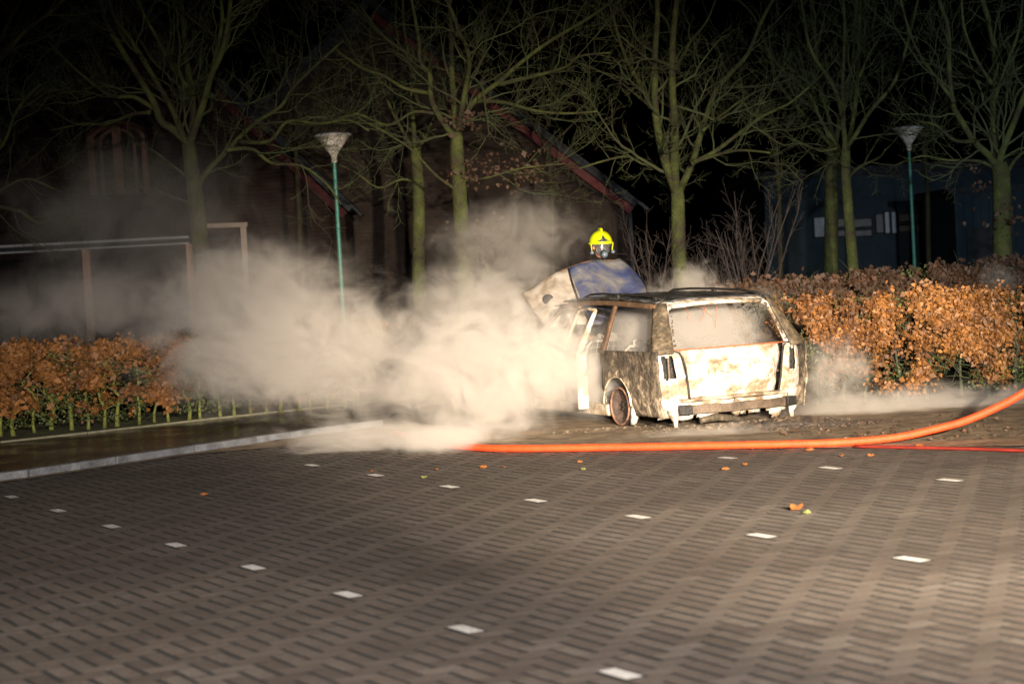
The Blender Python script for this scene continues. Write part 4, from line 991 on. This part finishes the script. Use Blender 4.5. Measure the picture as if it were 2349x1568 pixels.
m = MB(); m.tube([(mx_ - hwn + .18, -.08, wb)] + [(mx_ - (hwn - .18) * math.cos(math.pi * j / 12), -.08, ws - .1 + (wt - ws) * math.sin(math.pi * j / 12)) for j in range(13)] + [(mx_ + hwn - .18, -.08, wb)], .035, 6); m.build('inner_frame', M_terra, wn)
for s in (-1, 1):
    m = MB(); m.box((mx_ + s * hwn / 2, -.04, (wb + ws) / 2), (hwn - .1, .02, ws - wb)); m.build('pane', M_glass, wn)
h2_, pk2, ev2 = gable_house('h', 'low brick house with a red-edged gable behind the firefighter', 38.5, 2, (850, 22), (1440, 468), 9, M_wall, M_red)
m = MB(); m.tube([(ev2.x - pk2.x + .02, -.06, 0), (ev2.x - pk2.x + .02, -.06, ev2.z - .1)], .05, 8); m.build('drainpipe', M_tile, h2_)
# small pale window marks between the houses belong to the first house's side wing
q0 = at(1165, 560, 38.5) - Vector((pk2.x, 38, 0))
# low modern building at the right, with rows of window panes
Zb = 47.0; a_ = at(1760, 600, Zb); e_ = at(2420, 440, Zb)
rb = empty('low_building', ((a_.x + e_.x) / 2, Zb, 0)); tag(rb, 'long low dark building with a strip of pale windows, behind the trees at the right', 'building')
wl = (e_.x + 4 - a_.x); ox = rb.location.x
tp = at(2100, 395, Zb).z
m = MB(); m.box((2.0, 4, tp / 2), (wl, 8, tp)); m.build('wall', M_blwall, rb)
m = MB(); m.box((2.0, 4, tp + .1), (wl + .5, 8.6, .2)); m.build('roof', M_tile, rb)
for (x0, x1, y0, y1, br) in ((1868, 1893, 497, 545, 1), (1896, 1902, 497, 545, 1), (1910, 1955, 500, 522, 0), (1958, 2000, 500, 522, 0), (1910, 1955, 526, 543, 0), (1958, 2000, 526, 543, 0), (2030, 2040, 485, 536, 1), (2046, 2056, 485, 536, 1), (2062, 2100, 488, 509, 0), (2103, 2130, 488, 509, 0), (2062, 2100, 515, 532, 0), (2103, 2130, 515, 532, 0), (2010, 2026, 490, 535, 0)):
    p = at(x0, y1, Zb - .05); q = at(x1, y0, Zb - .05); fr = MB()
    cx, cz = (p.x + q.x) / 2 - ox, (p.z + q.z) / 2; W_, H_ = abs(q.x - p.x), abs(q.z - p.z)
    for s in (-1, 1):
        fr.box((cx + s * W_ / 2, -.05, cz), (.03, .06, H_ + .03)); fr.box((cx, -.05, cz + s * H_ / 2), (W_, .06, .03))
    f_ = fr.build('window', M_tile, rb); m = MB(); m.box((cx, -.035, cz), (W_ - .03, .02, H_ - .03)); m.build('pane', M_blind if br else mat_noise('dim_blind', [(.3, (.05, .055, .06)), (.7, (.09, .095, .10))], 6, .6), f_)
p = at(2195, 590, 40); q = at(2460, 430, 40)
sh = empty('shed', ((p.x + q.x) / 2, 40, 0)); tag(sh, 'blue-grey shed with a dark door opening behind the thick right-hand tree', 'shed')
W_ = q.x - p.x
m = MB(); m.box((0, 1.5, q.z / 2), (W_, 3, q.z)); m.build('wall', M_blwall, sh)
m = MB(); m.box((0, 1.5, q.z + .06), (W_ + .3, 3.3, .12)); m.build('roof', M_tile, sh)
m = MB(); m.box((-.55, -.02, .95), (.9, .06, 1.9)); m.build('door', M_tile, sh)
for k_ in range(14):
    m = MB(); m.box((-W_ / 2 + (k_ + .5) * W_ / 14, -.012 - .004 * (k_ % 2), q.z / 2 + .95 if abs(-W_ / 2 + (k_ + .5) * W_ / 14 + .55) < .45 else q.z / 2), (W_ / 14 - .015, .022, q.z - 1.9 if abs(-W_ / 2 + (k_ + .5) * W_ / 14 + .55) < .45 else q.z)); m.build('plank', M_blwall, sh)
# canopy of a bicycle shelter at the left: long pale roof edge on brown posts
Zc = 29.0; l0, l1 = at(-120, 579, Zc), at(432, 550, Zc + 2.2)
cn = empty('canopy', (l0.x, Zc, 0)); tag(cn, 'flat canopy with a long pale roof edge on a brown wooden post at the left', 'canopy'); O = Vector((l0.x, Zc, 0))
m = MB(); m.bar(l0 - O, l1 - O, .05, .13); m.build('fascia', M_fascia, cn)
m = MB(); m.bar(l0 - O + Vector((0, 1.2, .0)), l1 - O + Vector((0, 1.2, .0)), 2.3, .06); m.build('roof', M_tile, cn)
for px in (183, 455):
    t_ = (px + 120) / 552; p = (l0 + (l1 - l0) * t_) - O if px < 430 else l1 - O
    m = MB(); m.box((p.x, p.y + .12, (p.z - .06) / 2), (.115, .115, p.z - .06)); m.build('post', M_post, cn, bevel=.008)
# pale timber frame right of the first tree
Zf = 31.0; f0, f1 = at(486, 517, Zf), at(568, 515, Zf); fr = empty('timber_frame', (f0.x, Zf, 0)); tag(fr, 'pale timber goal-like frame standing right of the first mossy trunk', 'frame'); O = Vector((f0.x, Zf, 0))
m = MB(); m.bar(f0 - O - Vector((.25, 0, 0)), f1 - O, .10, .07); m.build('crossbar', M_wood, fr)
for xx in (f0.x - .2, f1.x - .07): m = MB(); m.box((xx - O.x, .02, f0.z / 2), (.09, .09, f0.z - .05)); m.build('post', M_wood, fr)

# ================================================================= FALLEN LEAVES
LM = mat_noise('fallen_leaf_orange', [(.3, (.16, .055, .014)), (.7, (.30, .10, .02))], 20, .6)
LG = mat_noise('fallen_leaf_green', [(.3, (.10, .12, .03)), (.7, (.17, .19, .05))], 20, .6)
def fallen(px, py, s, mat, label):
    p = ground(px, py); rn = random.Random(int(px)); m = MB(); n = 9; a0 = rn.uniform(0, 6.28)
    rim = []
    for j in range(n):
        t = 2 * math.pi * j / n; r_ = s * (1 if j else 1.25) * (.5 + .12 * math.cos(2 * t)); rim.append((r_ * math.cos(t + a0) * 1.2, r_ * math.sin(t + a0) * .75, s * (.15 + .55 * abs(math.sin(t)) * rn.uniform(.5, 1))))
    for j in range(n): m.face([(0, 0, s * .06), rim[j], rim[(j + 1) % n]])
    m.tube([(0, 0, s * .07), (-rim[0][0] * .9, -rim[0][1] * .9, .01)], .0022, 4)
    tag(m.build('fallen_leaf', mat, thick=.001, loc=(p.x, p.y, .006)), label, 'leaf', 'leaves fallen on the brick paving')
fallen(1828, 1172, 0.078, LM, 'largest curled orange leaf lying alone on the paving at the right')
fallen(1851, 1180, 0.039, LG, 'small yellow-green scrap beside the largest orange leaf')
fallen(1109, 1075, 0.047, LM, 'orange leaf on the paving just below the left end of the hose')
fallen(1158, 1074, 0.031, LM, 'small orange leaf right of another leaf near the hose end')
fallen(973, 1098, 0.039, LG, 'yellow-green leaf on the paving between two white marker bricks')
fallen(1001, 1079, 0.035, LM, 'small orange leaf just above the yellow-green leaf')
fallen(1338, 1079, 0.031, LG, 'tiny greenish leaf on the paving, middle of the picture')
fallen(1331, 1062, 0.031, LM, 'tiny reddish leaf just under the hose')
fallen(1665, 1079, 0.039, LM, 'orange leaf on the paving left of the white marker bricks near the hose')
fallen(1709, 1068, 0.031, LM, 'small orange leaf below the hose beside a white marker brick')
fallen(1858, 1035, 0.047, LM, 'orange leaf on the wet edge of the paving under the hose')
fallen(1930, 1049, 0.039, LM, 'orange leaf between the hose and the second white marker brick')
fallen(1998, 1048, 0.039, LM, 'dull orange leaf on the wet band at the right')
fallen(2110, 1027, 0.055, LM, 'curled orange leaf just below the rising hose')
fallen(468, 1137, 0.039, LM, 'pale orange leaf on the dim paving at the left')
fallen(852, 1083, 0.031, LM, 'tiny orange speck of a leaf above the white marker bricks')
lt_ = MB()
def litter(r):
    t = r.random(); x = r.uniform(2.4, 6.6); y = edge_y(x) + .5 + abs(r.gauss(.9, .6)); return (Vector((x, y, .02)), r.uniform(.2, .9))
leaf_cloud(lt_, litter, 260, .04, random.Random(5), droop=0)
o = lt_.build('leaf_litter', M_leafd, attr=True); tag(o, 'scattered orange leaf litter along the dirt lane at the right', 'leaves', kind='stuff')

# ================================================================= SMOKE
def smoke_mat(name, dens, scale, seed, lo, hi, stretch=(1, 1, 1), color=(.92, .88, .83), power=1.0, aniso=.0, soft=1.0, dist=1.1):
    m = bpy.data.materials.new(name); m.use_nodes = True; t = m.node_tree; t.nodes.clear()
    out = N(t, 'ShaderNodeOutputMaterial'); pv = N(t, 'ShaderNodeVolumePrincipled'); pv.inputs['Color'].default_value = (*color, 1)
    pv.inputs['Anisotropy'].default_value = aniso
    t.links.new(pv.outputs[0], out.inputs['Volume'])
    tc = N(t, 'ShaderNodeTexCoord')
    mp = N(t, 'ShaderNodeMapping'); mp.inputs['Scale'].default_value = stretch; mp.inputs['Location'].default_value = (seed * 3.7, seed * 1.3, seed * 2.1)
    geo = N(t, 'ShaderNodeNewGeometry'); t.links.new(geo.outputs['Position'], mp.inputs['Vector'])
    nn = N(t, 'ShaderNodeTexNoise'); nn.inputs['Scale'].default_value = scale; nn.inputs['Detail'].default_value = 7; nn.inputs['Roughness'].default_value = .63; nn.inputs['Distortion'].default_value = dist
    t.links.new(mp.outputs[0], nn.inputs['Vector'])
    ln = N(t, 'ShaderNodeVectorMath', operation='LENGTH'); t.links.new(tc.outputs['Object'], ln.inputs[0])
    # fall off towards the surface of the unit ball, noise eats into the edge
    fo = N(t, 'ShaderNodeMapRange'); fo.inputs['From Min'].default_value = 1.0; fo.inputs['From Max'].default_value = 1.0 - soft * .85; fo.interpolation_type = 'SMOOTHSTEP'
    t.links.new(ln.outputs['Value'], fo.inputs['Value'])
    ad = N(t, 'ShaderNodeMath', operation='MULTIPLY_ADD'); t.links.new(fo.outputs[0], ad.inputs[0]); ad.inputs[1].default_value = .34; ad.inputs[2].default_value = -.30
    a2 = N(t, 'ShaderNodeMath', operation='ADD'); t.links.new(ad.outputs[0], a2.inputs[0]); t.links.new(nn.outputs['Fac'], a2.inputs[1])
    mr = N(t, 'ShaderNodeMapRange'); mr.inputs['From Min'].default_value = lo; mr.inputs['From Max'].default_value = hi; mr.interpolation_type = 'SMOOTHSTEP'
    t.links.new(a2.outputs[0], mr.inputs['Value'])
    mu = N(t, 'ShaderNodeMath', operation='MULTIPLY'); t.links.new(mr.outputs[0], mu.inputs[0]); t.links.new(fo.outputs[0], mu.inputs[1])
    m3 = N(t, 'ShaderNodeMath', operation='MULTIPLY'); t.links.new(mu.outputs[0], m3.inputs[0]); m3.inputs[1].default_value = dens
    t.links.new(m3.outputs[0], pv.inputs['Density'])
    return m
def ball():
    m = MB(); n = 14
    m.lathe((0, 0, 0), [(max(1e-4, math.sin(math.pi * j / 10)), -math.cos(math.pi * j / 10)) for j in range(11)], n); return m
def smoke(label, c, s, rz=0, ry=0, **k):
    o = ball().build('smoke', smoke_mat('smoke_%d' % len(bpy.data.materials), **k)); o.location = c; o.scale = s; o.rotation_euler = (0, ry, rz)
    tag(o, label, 'smoke', kind='stuff'); return o
SM = True
if SM:
    smoke('dense warm-lit smoke billowing low from the left side of the car', at(1100, 850, 20.0), (1.6, 1.5, 1.05), dens=5.5, scale=2.38, seed=1, lo=0.26, hi=0.61, stretch=(1, .7, 1.1))
    smoke('lit smoke pouring out of the open doors', at(1255, 820, 19.45), (.9, .55, 1.0), dens=6.5, scale=3.25, seed=14, lo=0.32, hi=0.63)
    smoke('smoke welling up inside the rear door opening', at(1365, 880, 20.5), (.45, .6, .5), dens=6.0, scale=3.0, seed=21, lo=.14, hi=.6)
    smoke('small curl of smoke over the end of the orange hose', at(1000, 1008, 18.0), (.75, .35, .17), dens=9.0, scale=3.0, seed=22, lo=.16, hi=.6)
    smoke('broad drift of smoke rolling left over the hedge', at(680, 800, 21.0), (2.9, 1.4, 1.2), ry=R(8), dens=4.0, scale=2.12, seed=2, lo=0.28, hi=0.65, stretch=(.9, .7, 1.2))
    smoke('grey billow rising in front of the left tree', at(560, 670, 22.0), (1.9, 1.3, .95), dens=3.0, scale=2.50, seed=3, lo=0.30, hi=0.65)
    smoke('low smoke creeping over the ground in front of the car', at(920, 1000, 18.9), (2.3, .9, .34), dens=3.6, scale=2.75, seed=4, lo=0.30, hi=0.65, stretch=(.7, .8, 1.6))
    smoke('thin trail of smoke drifting off to the left edge', at(200, 705, 22.5), (2.7, 1.2, .85), dens=1.5, scale=2.00, seed=15, lo=0.28, hi=0.71)
    smoke('smoke rising behind the open door and over the hood', at(1120, 700, 22.4), (1.8, 1.2, .95), dens=2.2, scale=2.50, seed=5, lo=0.32, hi=0.65)
    smoke('smoke filling the cabin of the burnt car', at(1570, 770, 20.6), (1.2, 1.25, .55), dens=6.0, scale=2.75, seed=13, lo=0.16, hi=0.59)
    smoke('grey smoke filling the space behind the burnt car', at(1580, 800, 23.6), (2.0, .9, 1.05), dens=6.5, scale=1.88, seed=6, lo=0.22, hi=0.59)
    smoke('small pale puff above the rear of the roof', at(1590, 655, 23.4), (.8, .5, .55), dens=3.0, scale=4.25, seed=7, lo=0.37, hi=0.63)
    smoke('thin smoke along the ground at the right of the car', at(2080, 935, 19.9), (2.4, .8, .42), dens=3.0, scale=3.00, seed=8, lo=0.30, hi=0.67, stretch=(.6, 1, 1.6))
    smoke('wisp of smoke between the rear corner and the orange hedge', at(1910, 860, 20.2), (.75, .5, .75), dens=2.4, scale=3.25, seed=9, lo=0.32, hi=0.65)
    smoke('thin haze of smoke along the ground before the rear of the car', at(1650, 1000, 18.4), (1.8, .5, .22), dens=1.8, scale=3.75, seed=16, lo=0.32, hi=0.65, stretch=(.6, 1, 1.6))
    smoke('thin dark haze of smoke in front of the arched window', at(300, 520, 24.6), (3.6, 1.5, 1.9), dens=.40, scale=1.19, seed=10, lo=0.30, hi=0.69)
    smoke('high thin smoke drifting up before the red gable', at(1180, 540, 25.0), (1.9, 1.2, 1.0), dens=.9, scale=2.00, seed=11, lo=0.36, hi=0.65)
    smoke('faint smoke over the far hedge at the right edge', at(2290, 640, 23.5), (.7, .6, .5), dens=.5, scale=2.88, seed=12, lo=0.36, hi=0.65)
